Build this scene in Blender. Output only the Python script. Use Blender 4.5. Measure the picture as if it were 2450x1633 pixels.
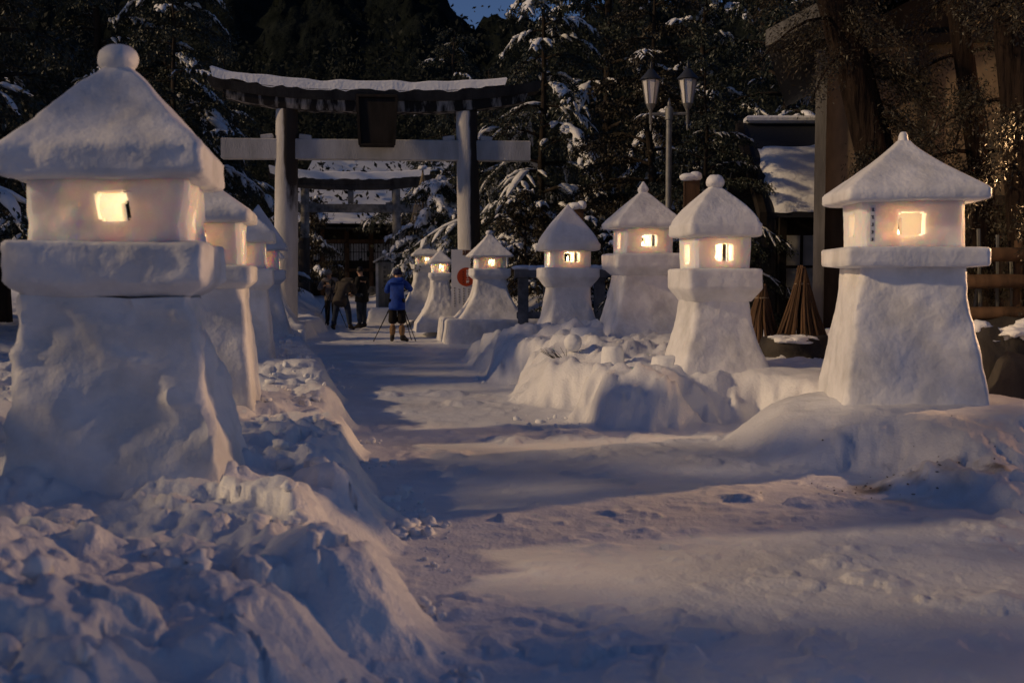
import bpy, math, random
import numpy as np
from mathutils import Vector, Matrix
R = math.radians
random.seed(7)
RNG = np.random.default_rng(7)
scene = bpy.context.scene
col = scene.collection
for o in list(bpy.data.objects):
    bpy.data.objects.remove(o)

# ------------------------------------------------------------------ camera
F = 2720.0            # focal length in photograph pixels (2450 wide)
EYE = 1.6
HOR = 650.0
cam = bpy.data.cameras.new('camera')
cam.lens = 36.0 * F / 2450.0
cam.sensor_width = 36.0
cam.clip_start = 0.05
cam.clip_end = 2000
cam.dof.use_dof = True
cam.dof.focus_distance = 17.0
cam.dof.aperture_fstop = 2.6
camo = bpy.data.objects.new('camera', cam)
camo.location = (0, 0, EYE)
camo.rotation_euler = (R(90) - math.atan((816.5 - HOR) / F), 0, 0)
col.objects.link(camo)
scene.camera = camo

# ------------------------------------------------------------------ sky and sun
SUN_AZ = R(13)        # light travels to the right and a little away from the camera
SUN_EL = R(24)
tdir = Vector((math.cos(SUN_EL) * math.cos(SUN_AZ), math.cos(SUN_EL) * math.sin(SUN_AZ), -math.sin(SUN_EL)))
world = bpy.data.worlds.new('World')
scene.world = world
world.use_nodes = True
wn = world.node_tree.nodes
wl = world.node_tree.links
bg = wn['Background']
sky = wn.new('ShaderNodeTexSky')
sky.sky_type = 'NISHITA'
sky.sun_disc = False
sky.sun_elevation = SUN_EL
sky.sun_rotation = math.atan2(-tdir.x, -tdir.y)
sky.air_density = 1.0
sky.dust_density = 0.0
sky.ozone_density = 6.0
dusk = wn.new('ShaderNodeMix'); dusk.data_type = 'RGBA'; dusk.blend_type = 'MULTIPLY'
dusk.inputs[0].default_value = 1.0
dusk.inputs[7].default_value = (0.93, 0.84, 0.98, 1)      # violet of the late dusk
wl.new(sky.outputs[0], dusk.inputs[6]); wl.new(dusk.outputs[2], bg.inputs[0])
bg.inputs[1].default_value = 0.046
sun = bpy.data.lights.new('sun', 'SUN')
sun.energy = 1.95
sun.angle = R(3.0)
sun.color = (1.0, 0.69, 0.37)
suno = bpy.data.objects.new('sun', sun)
suno.rotation_euler = tdir.to_track_quat('-Z', 'Y').to_euler()
suno.location = (-30, -10, 20)
col.objects.link(suno)
scene.view_settings.view_transform = 'Standard'
scene.view_settings.look = 'None'
scene.view_settings.exposure = 0.0
scene.view_settings.gamma = 1.0
scene.view_settings.use_curve_mapping = False
scene.cycles.use_denoising = True
scene.cycles.max_bounces = 8
scene.cycles.diffuse_bounces = 4
scene.cycles.sample_clamp_indirect = 2.5
scene.cycles.caustics_reflective = False
scene.cycles.caustics_refractive = False


def PX(px, D):
    return (px - 1225.0) / F * D


def PZ(py, D):
    return EYE + (HOR - py) / F * D


# ------------------------------------------------------------------ noise
def _hash(ix, iy, iz):
    h = (ix.astype(np.int64) * 374761393 + iy.astype(np.int64) * 668265263 + iz.astype(np.int64) * 2147483647) & 0xffffffff
    h = ((h ^ (h >> 13)) * 1274126177) & 0xffffffff
    h = (h ^ (h >> 16)) & 0xffffffff
    return h.astype(np.float64) / 4294967295.0


def vnoise(x, y, z=None):
    x = np.asarray(x, float); y = np.asarray(y, float)
    z = np.zeros_like(x) if z is None else np.asarray(z, float)
    ix, iy, iz = np.floor(x), np.floor(y), np.floor(z)
    fx, fy, fz = x - ix, y - iy, z - iz
    fx = fx * fx * (3 - 2 * fx); fy = fy * fy * (3 - 2 * fy); fz = fz * fz * (3 - 2 * fz)
    r = 0
    for a in (0, 1):
        for b in (0, 1):
            for c in (0, 1):
                w = (fx if a else 1 - fx) * (fy if b else 1 - fy) * (fz if c else 1 - fz)
                r = r + w * _hash(ix + a, iy + b, iz + c)
    return r * 2 - 1


def fbm(x, y, z=None, o=4):
    r = 0; a = 1.0; s = 1.0
    for k in range(o):
        r = r + a * vnoise(np.asarray(x) * s + 17.3 * k, np.asarray(y) * s - 9.1 * k, None if z is None else np.asarray(z) * s + 3.7 * k)
        a *= 0.5; s *= 2.03
    return r


def worley(x, y, seed=0):
    """distance to the nearest jittered cell point and that cell's random number"""
    x = np.asarray(x, float); y = np.asarray(y, float)
    ix, iy = np.floor(x), np.floor(y)
    best = np.full(x.shape, 9.0); rid = np.zeros(x.shape)
    sz = np.full(x.shape, float(seed))
    for a in (-1, 0, 1):
        for b in (-1, 0, 1):
            cx, cy = ix + a, iy + b
            px = cx + _hash(cx, cy, sz); py = cy + _hash(cx, cy, sz + 5)
            d = np.sqrt((x - px) ** 2 + (y - py) ** 2)
            m = d < best
            best = np.where(m, d, best)
            rid = np.where(m, _hash(cx, cy, sz + 9), rid)
    return best, rid


def sstep(a, b, x):
    t = np.clip((x - a) / (b - a), 0, 1)
    return t * t * (3 - 2 * t)


# ------------------------------------------------------------------ materials
MATS = {}


def mat(name, color=(0.5, 0.5, 0.5), rough=0.7, spec=0.3, metal=0.0, vary=0.0, vscale=4.0, bump=0.0, bscale=20.0,
        stretch=(1, 1, 1), sss=0.0, sssr=(1, 1, 1), emit=None, estr=0.0, color2=None, vr=(0.32, 0.68), bump2=0.0, b2scale=100.0, alpha=None, trans=0.0):
    m = bpy.data.materials.new(name)
    m.use_nodes = True
    n = m.node_tree.nodes; l = m.node_tree.links
    b = n['Principled BSDF']
    b.inputs['Base Color'].default_value = (*color, 1)
    b.inputs['Roughness'].default_value = rough
    b.inputs['Specular IOR Level'].default_value = spec
    b.inputs['Metallic'].default_value = metal
    tc = n.new('ShaderNodeTexCoord'); mp = n.new('ShaderNodeMapping')
    mp.inputs['Scale'].default_value = stretch
    l.new(tc.outputs['Object'], mp.inputs['Vector'])
    if vary or color2:
        t = n.new('ShaderNodeTexNoise'); t.inputs['Scale'].default_value = vscale
        t.inputs['Detail'].default_value = 5.0; t.inputs['Roughness'].default_value = 0.6
        l.new(mp.outputs[0], t.inputs['Vector'])
        mr = n.new('ShaderNodeMapRange'); mr.inputs[1].default_value = vr[0]; mr.inputs[2].default_value = vr[1]
        l.new(t.outputs[0], mr.inputs[0])
        mx = n.new('ShaderNodeMix'); mx.data_type = 'RGBA'
        c2 = color2 if color2 else tuple(c * (1 - vary) for c in color)
        mx.inputs[6].default_value = (*color, 1); mx.inputs[7].default_value = (*c2, 1)
        l.new(mr.outputs[0], mx.inputs[0]); l.new(mx.outputs[2], b.inputs['Base Color'])
    if bump:
        t = n.new('ShaderNodeTexNoise'); t.inputs['Scale'].default_value = bscale; t.inputs['Detail'].default_value = 6.0
        l.new(mp.outputs[0], t.inputs['Vector'])
        bp = n.new('ShaderNodeBump'); bp.inputs['Strength'].default_value = 1.0; bp.inputs['Distance'].default_value = bump
        l.new(t.outputs[0], bp.inputs['Height']); l.new(bp.outputs[0], b.inputs['Normal'])
        if bump2:
            t2 = n.new('ShaderNodeTexNoise'); t2.inputs['Scale'].default_value = b2scale; t2.inputs['Detail'].default_value = 3.0
            l.new(mp.outputs[0], t2.inputs['Vector'])
            bp2 = n.new('ShaderNodeBump'); bp2.inputs['Distance'].default_value = bump2
            l.new(t2.outputs[0], bp2.inputs['Height']); l.new(bp.outputs[0], bp2.inputs['Normal'])
            l.new(bp2.outputs[0], b.inputs['Normal'])
    if sss:
        b.inputs['Subsurface Weight'].default_value = 1.0
        b.inputs['Subsurface Scale'].default_value = sss
        b.inputs['Subsurface Radius'].default_value = sssr
    if trans:
        b.inputs['Transmission Weight'].default_value = trans
    if emit:
        b.inputs['Emission Color'].default_value = (*emit, 1)
        b.inputs['Emission Strength'].default_value = estr
    MATS[name] = m
    return m


mat('lantern_snow', (0.86, 0.86, 0.87), 0.65, 0.25, vary=0.10, vscale=3.0, bump=0.02, bscale=5, bump2=0.003, b2scale=28, sss=0.14, sssr=(1.0, 0.74, 0.44))
mat('lantern_solid', (0.80, 0.80, 0.82), 0.55, 0.35, color2=(0.60, 0.60, 0.61), vscale=2.4, vr=(0.42, 0.66), bump=0.035, bscale=3.6, bump2=0.004, b2scale=24)
mat('ground_snow', (0.80, 0.81, 0.84), 0.48, 0.4, color2=(0.70, 0.70, 0.72), vscale=0.7, bump=0.016, bscale=7, bump2=0.006, b2scale=45)
mat('clump_snow', (0.82, 0.83, 0.85), 0.7, 0.2, vary=0.06, vscale=6, bump=0.012, bscale=18)
mat('tree_snow', (0.78, 0.80, 0.83), 0.75, 0.15, bump=0.02, bscale=12)
mat('stone_pale', (0.60, 0.59, 0.59), 0.85, 0.2, color2=(0.40, 0.39, 0.38), vscale=2.2, bump=0.01, bscale=30, stretch=(1, 1, 0.35))
mat('stone_weathered', (0.34, 0.31, 0.28), 0.9, 0.2, color2=(0.022, 0.019, 0.017), vscale=4.0, bump=0.01, bscale=25, stretch=(1, 1, 0.22), vr=(0.40, 0.52))
mat('stone_pillar', (0.55, 0.54, 0.54), 0.85, 0.2, color2=(0.05, 0.042, 0.036), vscale=1.6, bump=0.01, bscale=30, stretch=(1.7, 1.7, 0.10), vr=(0.46, 0.56))
mat('stone_dark', (0.07, 0.062, 0.055), 0.9, 0.2, color2=(0.025, 0.022, 0.02), vscale=2.5, bump=0.01, bscale=25, stretch=(1, 1, 0.3))
mat('stone_grey', (0.22, 0.22, 0.22), 0.9, 0.2, color2=(0.06, 0.06, 0.06), vscale=3, bump=0.012, bscale=25)
mat('bark', (0.036, 0.024, 0.018), 0.95, 0.1, color2=(0.009, 0.006, 0.005), vscale=11, bump=0.09, bscale=14, stretch=(1, 1, 0.10))
mat('dark_bark', (0.045, 0.036, 0.03), 0.95, 0.1, color2=(0.02, 0.016, 0.013), vscale=7, bump=0.02, bscale=12, stretch=(1, 1, 0.15))
mat('leaf', (0.045, 0.055, 0.040), 0.5, 0.35, color2=(0.012, 0.017, 0.011), vscale=2.2)
mat('leaf_far', (0.018, 0.022, 0.017), 0.7, 0.1, color2=(0.006, 0.008, 0.006), vscale=0.6)
mat('leaf_brown', (0.06, 0.048, 0.03), 0.5, 0.3, color2=(0.016, 0.016, 0.010), vscale=2.0)
mat('wooded_hill', (0.016, 0.020, 0.018), 0.95, 0.0, color2=(0.006, 0.008, 0.007), vscale=0.5, bump=0.5, bscale=1.2)
mat('wood_dark', (0.028, 0.022, 0.018), 0.85, 0.2, color2=(0.012, 0.010, 0.008), vscale=5, bump=0.004, bscale=30, stretch=(1, 1, 0.2))
mat('wood_grey', (0.19, 0.19, 0.18), 0.9, 0.2, color2=(0.07, 0.068, 0.06), vscale=6, bump=0.006, bscale=30, stretch=(1, 1, 0.12))
mat('wood_brown', (0.13, 0.075, 0.042), 0.9, 0.2, color2=(0.05, 0.03, 0.018), vscale=8, bump=0.005, bscale=30, stretch=(1, 1, 0.15))
mat('plaster', (0.20, 0.15, 0.10), 0.9, 0.1, color2=(0.05, 0.046, 0.038), vscale=1.3, bump=0.004, bscale=20, stretch=(1, 1, 0.45))
mat('roof_tile', (0.02, 0.022, 0.028), 0.6, 0.3, bump=0.01, bscale=20)
mat('lamp_metal', (0.24, 0.24, 0.23), 0.5, 0.5, metal=0.3, vary=0.4, vscale=8)
mat('lamp_cap', (0.03, 0.035, 0.045), 0.5, 0.5, metal=0.2)
mat('lamp_glass', (0.72, 0.70, 0.68), 0.35, 0.5, vary=0.15, vscale=6)
mat('wax', (0.8, 0.72, 0.6), 0.5, 0.4)
mat('flame', (1, 0.8, 0.5), 0.5, 0, emit=(1.0, 0.78, 0.45), estr=14.0)
mat('sodium_bulb', (1, 0.6, 0.3), 0.5, 0, emit=(1.0, 0.5, 0.18), estr=20.0)
mat('paper', (0.72, 0.72, 0.76), 0.8, 0.1, vary=0.15, vscale=2.5)
mat('ink', (0.015, 0.015, 0.02), 0.8, 0.1)
mat('ink_brown', (0.12, 0.04, 0.02), 0.8, 0.1)
mat('band_tan', (0.42, 0.33, 0.24), 0.8, 0.1)
mat('print_red', (0.42, 0.06, 0.022), 0.7, 0.2)
mat('print_white', (0.8, 0.78, 0.76), 0.8, 0.1)
mat('skin', (0.45, 0.28, 0.20), 0.6, 0.3)
mat('hair', (0.012, 0.010, 0.010), 0.6, 0.3)
mat('coat_blue', (0.018, 0.075, 0.42), 0.75, 0.2, color2=(0.012, 0.035, 0.20), vscale=5, bump=0.012, bscale=9)
mat('knit_navy', (0.02, 0.025, 0.06), 0.9, 0.1, bump=0.006, bscale=60)
mat('trousers_dark', (0.022, 0.020, 0.020), 0.85, 0.1, vary=0.4, vscale=8, bump=0.008, bscale=12)
mat('boot_tan', (0.26, 0.16, 0.085), 0.8, 0.2, vary=0.3, vscale=10)
mat('boot_dark', (0.025, 0.02, 0.018), 0.7, 0.3)
mat('coat_grey', (0.075, 0.066, 0.058), 0.85, 0.1, vary=0.4, vscale=6, bump=0.01, bscale=9)
mat('coat_black', (0.012, 0.012, 0.013), 0.8, 0.2, vary=0.4, vscale=6, bump=0.01, bscale=9)
mat('coat_check', (0.34, 0.30, 0.27), 0.85, 0.1, color2=(0.08, 0.07, 0.07), vscale=9, bump=0.01, bscale=9)
mat('cap_grey', (0.24, 0.23, 0.22), 0.85, 0.1)
mat('jeans', (0.03, 0.04, 0.065), 0.85, 0.1, vary=0.3, vscale=8)
mat('tripod_black', (0.015, 0.017, 0.02), 0.45, 0.5, metal=0.4)
mat('rope', (0.33, 0.27, 0.19), 0.9, 0.1)
mat('dirt', (0.09, 0.075, 0.06), 0.95, 0.1)
mat('white_panel', (0.50, 0.50, 0.50), 0.8, 0.2, vary=0.3, vscale=5)
mat('lens_glass', (0.02, 0.02, 0.03), 0.1, 0.6)


# ------------------------------------------------------------------ mesh helpers
def tag(o, label=None, cat=None, group=None, kind=None):
    if label: o['label'] = label
    if cat: o['category'] = cat
    if group: o['group'] = group
    if kind: o['kind'] = kind
    return o


def empty(name, loc=(0, 0, 0), rz=0.0, label=None, cat=None, group=None):
    o = bpy.data.objects.new(name, None)
    o.location = loc; o.rotation_euler = (0, 0, rz)
    o.empty_display_size = 0.2
    col.objects.link(o)
    return tag(o, label, cat, group)


def mesh_np(name, V, Fq):
    """V (n,3); Fq (m,k) constant-size faces"""
    V = np.asarray(V, np.float32); Fq = np.asarray(Fq, np.int32)
    me = bpy.data.meshes.new(name)
    me.vertices.add(len(V)); me.vertices.foreach_set('co', V.ravel())
    k = Fq.shape[1]
    me.loops.add(Fq.size); me.loops.foreach_set('vertex_index', Fq.ravel())
    me.polygons.add(len(Fq))
    me.polygons.foreach_set('loop_start', np.arange(0, Fq.size, k, dtype=np.int32))
    me.polygons.foreach_set('loop_total', np.full(len(Fq), k, np.int32))
    me.update(calc_edges=True)
    return me


def link(name, me, m, parent=None, smooth=False, angle=None):
    me.name = name
    me.materials.clear()
    me.materials.append(MATS[m])
    if smooth:
        me.polygons.foreach_set('use_smooth', np.ones(len(me.polygons), bool))
        if angle:
            me.set_sharp_from_angle(angle=R(angle))
    o = bpy.data.objects.new(name, me)
    if parent: o.parent = parent
    col.objects.link(o)
    return o


class MB:
    def __init__(s): s.v = []; s.f = []

    def add(s, V, Fs):
        b = len(s.v)
        s.v.extend([tuple(map(float, p)) for p in V])
        s.f.extend([tuple(int(i) + b for i in f) for f in Fs])
        return s

    def box(s, c, d, rz=0.0, ry=0.0, rx=0.0, taper=1.0, bev=0.0):
        M = Matrix.Translation(Vector(c)) @ Matrix.Rotation(rz, 4, 'Z') @ Matrix.Rotation(ry, 4, 'Y') @ Matrix.Rotation(rx, 4, 'X')
        hx, hy, hz = d[0] / 2, d[1] / 2, d[2] / 2
        if bev:
            b = bev
            V = []
            for z, q, t in ((-hz, b, 1), (-hz + b, 0, 1), (hz - b, 0, taper), (hz, b, taper)):
                for x, y in ((-1, -1), (1, -1), (1, 1), (-1, 1)):
                    V.append(M @ Vector(((x * (hx * t - q)), (y * (hy * t - q)), z)))
            Fs = [(3, 2, 1, 0), (12, 13, 14, 15)]
            for k in range(3):
                for j in range(4):
                    Fs.append((k * 4 + j, k * 4 + (j + 1) % 4, k * 4 + 4 + (j + 1) % 4, k * 4 + 4 + j))
            return s.add(V, Fs)
        V = [M @ Vector((x * hx * (taper if z > 0 else 1), y * hy * (taper if z > 0 else 1), z * hz)) for z in (-1, 1) for x, y in ((-1, -1), (1, -1), (1, 1), (-1, 1))]
        return s.add(V, [(3, 2, 1, 0), (4, 5, 6, 7), (0, 1, 5, 4), (1, 2, 6, 5), (2, 3, 7, 6), (3, 0, 4, 7)])

    def tube(s, pts, radii, n=8, caps=True, jit=0.0):
        pts = [Vector(p) for p in pts]
        if not hasattr(radii, '__len__'): radii = [radii] * len(pts)
        V = []
        up = Vector((0.13, 0.07, 1)).normalized()
        for i, p in enumerate(pts):
            t = (pts[min(i + 1, len(pts) - 1)] - pts[max(i - 1, 0)]).normalized()
            a = t.cross(up)
            if a.length < 0.15: a = t.cross(Vector((1, 0, 0)))
            a.normalize(); b = t.cross(a)
            for k in range(n):
                q = 2 * math.pi * k / n
                r = radii[i] * (1 + (random.uniform(-jit, jit) if jit else 0))
                V.append(p + (a * math.cos(q) + b * math.sin(q)) * r)
        Fs = []
        for i in range(len(pts) - 1):
            for k in range(n):
                Fs.append((i * n + k, i * n + (k + 1) % n, (i + 1) * n + (k + 1) % n, (i + 1) * n + k))
        if caps:
            Fs.append(tuple(range(n - 1, -1, -1))); Fs.append(tuple(range((len(pts) - 1) * n, len(pts) * n)))
        return s.add(V, Fs)

    def lathe(s, prof, c=(0, 0, 0), n=16, caps=True):
        V = []; Fs = []
        for r, z in prof:
            for k in range(n):
                q = 2 * math.pi * k / n
                V.append((c[0] + r * math.cos(q), c[1] + r * math.sin(q), c[2] + z))
        for i in range(len(prof) - 1):
            for k in range(n):
                Fs.append((i * n + k, i * n + (k + 1) % n, (i + 1) * n + (k + 1) % n, (i + 1) * n + k))
        if caps:
            Fs.append(tuple(range(n - 1, -1, -1))); Fs.append(tuple(range((len(prof) - 1) * n, len(prof) * n)))
        return s.add(V, Fs)

    def build(s, name, m, parent=None, smooth=False, angle=None):
        me = bpy.data.meshes.new(name)
        me.from_pydata(s.v, [], s.f)
        me.update()
        return link(name, me, m, parent, smooth, angle)


def ico(level=2):
    t = (1 + 5 ** 0.5) / 2
    v = [(-1, t, 0), (1, t, 0), (-1, -t, 0), (1, -t, 0), (0, -1, t), (0, 1, t), (0, -1, -t), (0, 1, -t), (t, 0, -1), (t, 0, 1), (-t, 0, -1), (-t, 0, 1)]
    v = [Vector(p).normalized() for p in v]
    f = [(0, 11, 5), (0, 5, 1), (0, 1, 7), (0, 7, 10), (0, 10, 11), (1, 5, 9), (5, 11, 4), (11, 10, 2), (10, 7, 6), (7, 1, 8), (3, 9, 4), (3, 4, 2), (3, 2, 6), (3, 6, 8), (3, 8, 9), (4, 9, 5), (2, 4, 11), (6, 2, 10), (8, 6, 7), (9, 8, 1)]
    for _ in range(level - 1):
        c = {}; nf = []
        def mid(a, b):
            k = (min(a, b), max(a, b))
            if k not in c:
                v.append(((v[a] + v[b]) / 2).normalized()); c[k] = len(v) - 1
            return c[k]
        for a, b, d in f:
            x, y, z = mid(a, b), mid(b, d), mid(d, a)
            nf += [(a, x, z), (b, y, x), (d, z, y), (x, y, z)]
        f = nf
    return np.array([tuple(p) for p in v]), np.array(f)


ICO1, ICO2, ICO3 = ico(1), ico(2), ico(3)


def blobs(items, base=ICO2, amp=0.28, freq=1.3):
    """items: (x,y,z, sx,sy,sz, rotz) -> one V,F of lumpy ellipsoids"""
    bv, bf = base
    Vs = []; Fs = []
    for k, (x, y, z, sx, sy, sz, rz) in enumerate(items):
        o = k * 3.77
        n = vnoise(bv[:, 0] * freq + o, bv[:, 1] * freq - o, bv[:, 2] * freq + 2 * o) + 0.5 * vnoise(bv[:, 0] * freq * 2.3 - o, bv[:, 1] * freq * 2.3, bv[:, 2] * freq * 2.3 + o)
        p = bv * (1 + amp * n)[:, None] * np.array([sx, sy, sz])
        c, s_ = math.cos(rz), math.sin(rz)
        q = np.stack([p[:, 0] * c - p[:, 1] * s_ + x, p[:, 0] * s_ + p[:, 1] * c + y, p[:, 2] + z], 1)
        Vs.append(q); Fs.append(bf + k * len(bv))
    return np.concatenate(Vs), np.concatenate(Fs)


# ------------------------------------------------------------------ ground
LX = np.array([(-5, 0.4), (2, 0.1), (4.8, -0.42), (7.25, -0.71), (10.6, -1.46), (15.5, -2.4), (21.8, -3.9), (25, -4.75), (30, -4.9), (45, -7.5), (80, -14)])
RX = np.array([(11.0, 0.75), (12.3, 0.56), (13.8, 0.10), (15.5, -0.2), (17.4, -0.46), (20.7, -0.95), (25, -1.7), (32, -3.0), (45, -5.2), (80, -10)])


def ground_h(x, y):
    x = np.asarray(x, float); y = np.asarray(y, float)
    nl = fbm(x * 1.3, y * 1.3, o=3)
    # packed path: shallow footprints and ruts
    h = 0.018 * fbm(x * 1.1 + 4, y * 1.6, o=3) + 0.006 * fbm(x * 5, y * 6, o=2)
    # left bank
    xl = np.interp(y, LX[:, 0], LX[:, 1]) + 0.10 * vnoise(x * 0 + 2.2, y * 1.9) + 0.06 * vnoise(x * 2, y * 4.1)
    dl = xl - x
    wl_ = np.interp(y, [0, 5, 7, 9, 14], [0.9, 0.75, 0.5, 0.35, 0.28])
    up = sstep(0.0, 1.0, dl / wl_)
    topl = 0.36 + 0.10 * sstep(0.5, 2.5, dl) + 0.05 * nl + 0.35 * sstep(3.0, 8, dl)
    dome = lambda w, r: np.clip(1 - (w / r) ** 2, 0, 1) ** 0.85
    wx, wy = x + 0.10 * fbm(x * 4, y * 4, o=3), y + 0.10 * fbm(x * 4 + 30, y * 4, o=3)
    w1, r1 = worley(wx * 2.3, wy * 2.3, 1)
    w2, r2 = worley(wx * 5.5, wy * 5.5, 2)
    w3, r3 = worley(wx * 13.0, wy * 13.0, 4)
    lump = 0.085 * dome(w1, 0.40 + 0.4 * r1) * (0.1 + r1) + 0.035 * dome(w2, 0.3 + 0.4 * r2) * r2 * (r2 > 0.35) + 0.010 * dome(w3, 0.3 + 0.4 * r3) * r3 + 0.05 * fbm(x * 1.7 + 11, y * 1.7, o=2)
    lump = lump + 0.014 * fbm(x * 9, y * 9, o=3)
    near = np.interp(y, [0, 6, 9, 13, 22], [1.25, 1.2, 0.9, 0.75, 0.5])
    h = h + up * topl + up * lump * near
    h = np.maximum(h, 0.46 * np.exp(-(((x + 0.84 + 0.22 * (y - 4.9)) / 0.40) ** 2 + ((y - 4.95) / 0.6) ** 2) ** 1.5) + 0.6 * lump - 0.03)
    skirt = sstep(-0.55, 0.0, dl) * sstep(11, 6, y)
    h = h + skirt * (0.4 * lump) * sstep(-0.25, 0.35, nl)
    # right bank with its cut, scalloped front
    xr = np.interp(y, RX[:, 0], RX[:, 1])
    scal = 0.50 * np.clip(np.sin(y * 2.5 + 0.6), -0.2, 1) ** 2 * np.sign(np.sin(y * 2.5 + 0.6)) * sstep(11.4, 12.3, y) * sstep(18.5, 16.5, y)
    xr = xr + scal + 0.08 * vnoise(x * 0 + 7.1, y * 3.1) + 0.10 * fbm(x * 4.2 + 20, y * 4.2, o=3)
    yf = 11.75 + 0.32 * np.sin(x * 3.1 + 0.4) + 0.12 * vnoise(x * 2.7, x * 0 + 3.3) + 0.14 * fbm(x * 4.2, y * 4.2 + 9, o=3) - 0.10 * sstep(1.0, 2.2, x)
    dr = np.minimum(np.minimum(x - xr, (y - yf) * 0.9), (20.9 - y) * 0.6)
    upr = sstep(0.0, 0.44, dr) ** 0.8
    topr = np.interp(y, [11, 12.5, 13.5, 16, 17.5, 19, 21], [0.40, 0.50, 0.55, 0.70, 0.70, 0.50, 0.30]) - 0.16 * sstep(1.2, 0.2, x) * sstep(17.5, 15.5, y) + 0.05 * nl
    rl = 0.65 * lump * sstep(2.6, 1.4, x) + 0.2 * lump + 0.05 * fbm(x * 4.5, y * 4.5, o=3) * sstep(2.8, 1.6, x)
    h = np.where(y > 10.5, h + upr * (topr + rl), h)
    # mound that carries the nearest right lantern
    mx, my = x - 3.75, y - 10.4
    q = (mx / 1.62) ** 2 + (np.where(my < 0, my / 2.45, my / 1.5)) ** 2
    q = q * (1 + 0.35 * fbm(x * 0.9 + 8, y * 0.9, o=2))
    md = 0.43 * sstep(1.0, 0.25, q) + 0.06 * sstep(1.0, 0.6, q) * fbm(x * 2.6, y * 2.6 + 5, o=4) * sstep(9.8, 9.0, y)
    h = np.maximum(h, md + 0.012 * fbm(x * 6, y * 6, o=3) + 1.0 * lump * sstep(1.15, 0.85, q) * sstep(0.35, 0.7, q) * sstep(10.2, 9.2, y))
    # land to the right of the lanterns
    side = sstep(4.2, 6.5, x - 0.0 * y) * sstep(6.0, 9.5, y)
    h = np.maximum(h, side * (0.30 + 0.12 * nl + 0.05 * fbm(x * 4, y * 4, o=2)))
    # trodden prints on the packed path
    pits = 0.013 * sstep(0.20, 0.10, worley(x * 2.2 + 3 + 0.5 * vnoise(x, y), y * 1.15, 3)[0]) * sstep(-0.2, 0.4, fbm(x * 0.5, y * 0.5, o=2))
    h = h - pits * (h < 0.08) * (y < 40)
    # banks past the torii
    far = sstep(29.5, 31, y)
    dl2 = np.interp(y, LX[:, 0], LX[:, 1]) - x
    h = h + far * 0.35 * sstep(0, 1.2, dl2) * (1 + 0.5 * nl)
    dr2 = x - np.interp(y, RX[:, 0], RX[:, 1])
    h = h + sstep(27.5, 29, y) * sstep(0.0, 1.0, dr2) * (0.5 + 0.2 * nl + 0.5 * lump)
    h = h + sstep(24, 30, y) * sstep(1.5, 5, dr2) * 0.4
    return h


ys = np.concatenate([np.linspace(-45, 1.6, 16)[:-1], 1.6 * (45 / 1.6) ** np.linspace(0, 1, 720), np.geomspace(46, 600, 34)])
ss = np.concatenate([-np.geomspace(8, 0.66, 30), np.linspace(-0.64, 0.64, 620), np.geomspace(0.66, 8, 30)])
YY, SS = np.meshgrid(ys, ss, indexing='ij')
XX = SS * (np.maximum(YY, 1.6) + 0.9)
ZZ = ground_h(XX, YY)
nr, nc = YY.shape
idx = np.arange(nr * nc).reshape(nr, nc)
quads = np.stack([idx[:-1, :-1], idx[:-1, 1:], idx[1:, 1:], idx[1:, :-1]], -1).reshape(-1, 4)
gm = mesh_np('snow_ground', np.stack([XX, YY, ZZ], -1).reshape(-1, 3), quads)
# trodden grime: a patch of soil in the near right mound, faint grey along the walked path
DX, DY = XX.ravel(), YY.ravel()
dirt = 1.1 * np.exp(-(((DX - 2.75) / 0.42) ** 2 + ((DY - 8.15) / 0.40) ** 2)) * np.clip(0.45 + 0.9 * fbm(DX * 5, DY * 5, o=4), 0, 1)
dirt += 0.9 * np.exp(-(((DX - 3.45) / 0.35) ** 2 + ((DY - 8.25) / 0.22) ** 2)) * np.clip(-0.1 + 1.3 * fbm(DX * 7 + 3, DY * 7, o=4), 0, 1)
walk = sstep(0.0, 0.6, DX - np.interp(DY, LX[:, 0], LX[:, 1])) * np.where(DY > 11.3, sstep(0.0, -0.5, DX - np.interp(DY, RX[:, 0], RX[:, 1])), 1.0)
dirt += walk * np.clip(0.10 + 0.16 * fbm(DX * 0.8, DY * 1.1, o=4), 0, 0.4)
att = gm.attributes.new('dirt', 'FLOAT', 'POINT')
att.data.foreach_set('value', np.clip(dirt, 0, 1).astype(np.float32))
m_ = MATS['ground_snow']; n_ = m_.node_tree.nodes; l_ = m_.node_tree.links
an = n_.new('ShaderNodeAttribute'); an.attribute_name = 'dirt'
mx_ = n_.new('ShaderNodeMix'); mx_.data_type = 'RGBA'
b_ = n_['Principled BSDF']; src = b_.inputs['Base Color'].links[0].from_socket
l_.new(an.outputs['Fac'], mx_.inputs[0]); l_.new(src, mx_.inputs[6]); mx_.inputs[7].default_value = (0.16, 0.12, 0.09, 1)
l_.new(mx_.outputs[2], b_.inputs['Base Color'])
tag(link('snow_ground', gm, 'ground_snow', smooth=True), kind='structure')


def gz(x, y):
    return float(ground_h(np.array([x]), np.array([y]))[0])


# ------------------------------------------------------------------ snow lanterns
def rrect(hw, r, nc_=4, ns=18):
    r = min(r, hw * 0.95)
    pts = []
    for k in range(4):
        a0 = k * math.pi / 2
        cx = (hw - r); c, s = math.cos(a0), math.sin(a0)
        base = []
        # one side (x = hw, y from -(hw-r) to hw-r) then the corner arc
        for j in range(ns):
            base.append((hw, -(hw - r) + 2 * (hw - r) * j / ns))
        for j in range(nc_):
            q = (j / nc_) * math.pi / 2
            base.append((cx + r * math.cos(q), cx + r * math.sin(q)))
        pts += [(x * c - y * s, x * s + y * c) for x, y in base]
    return np.array(pts)


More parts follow.
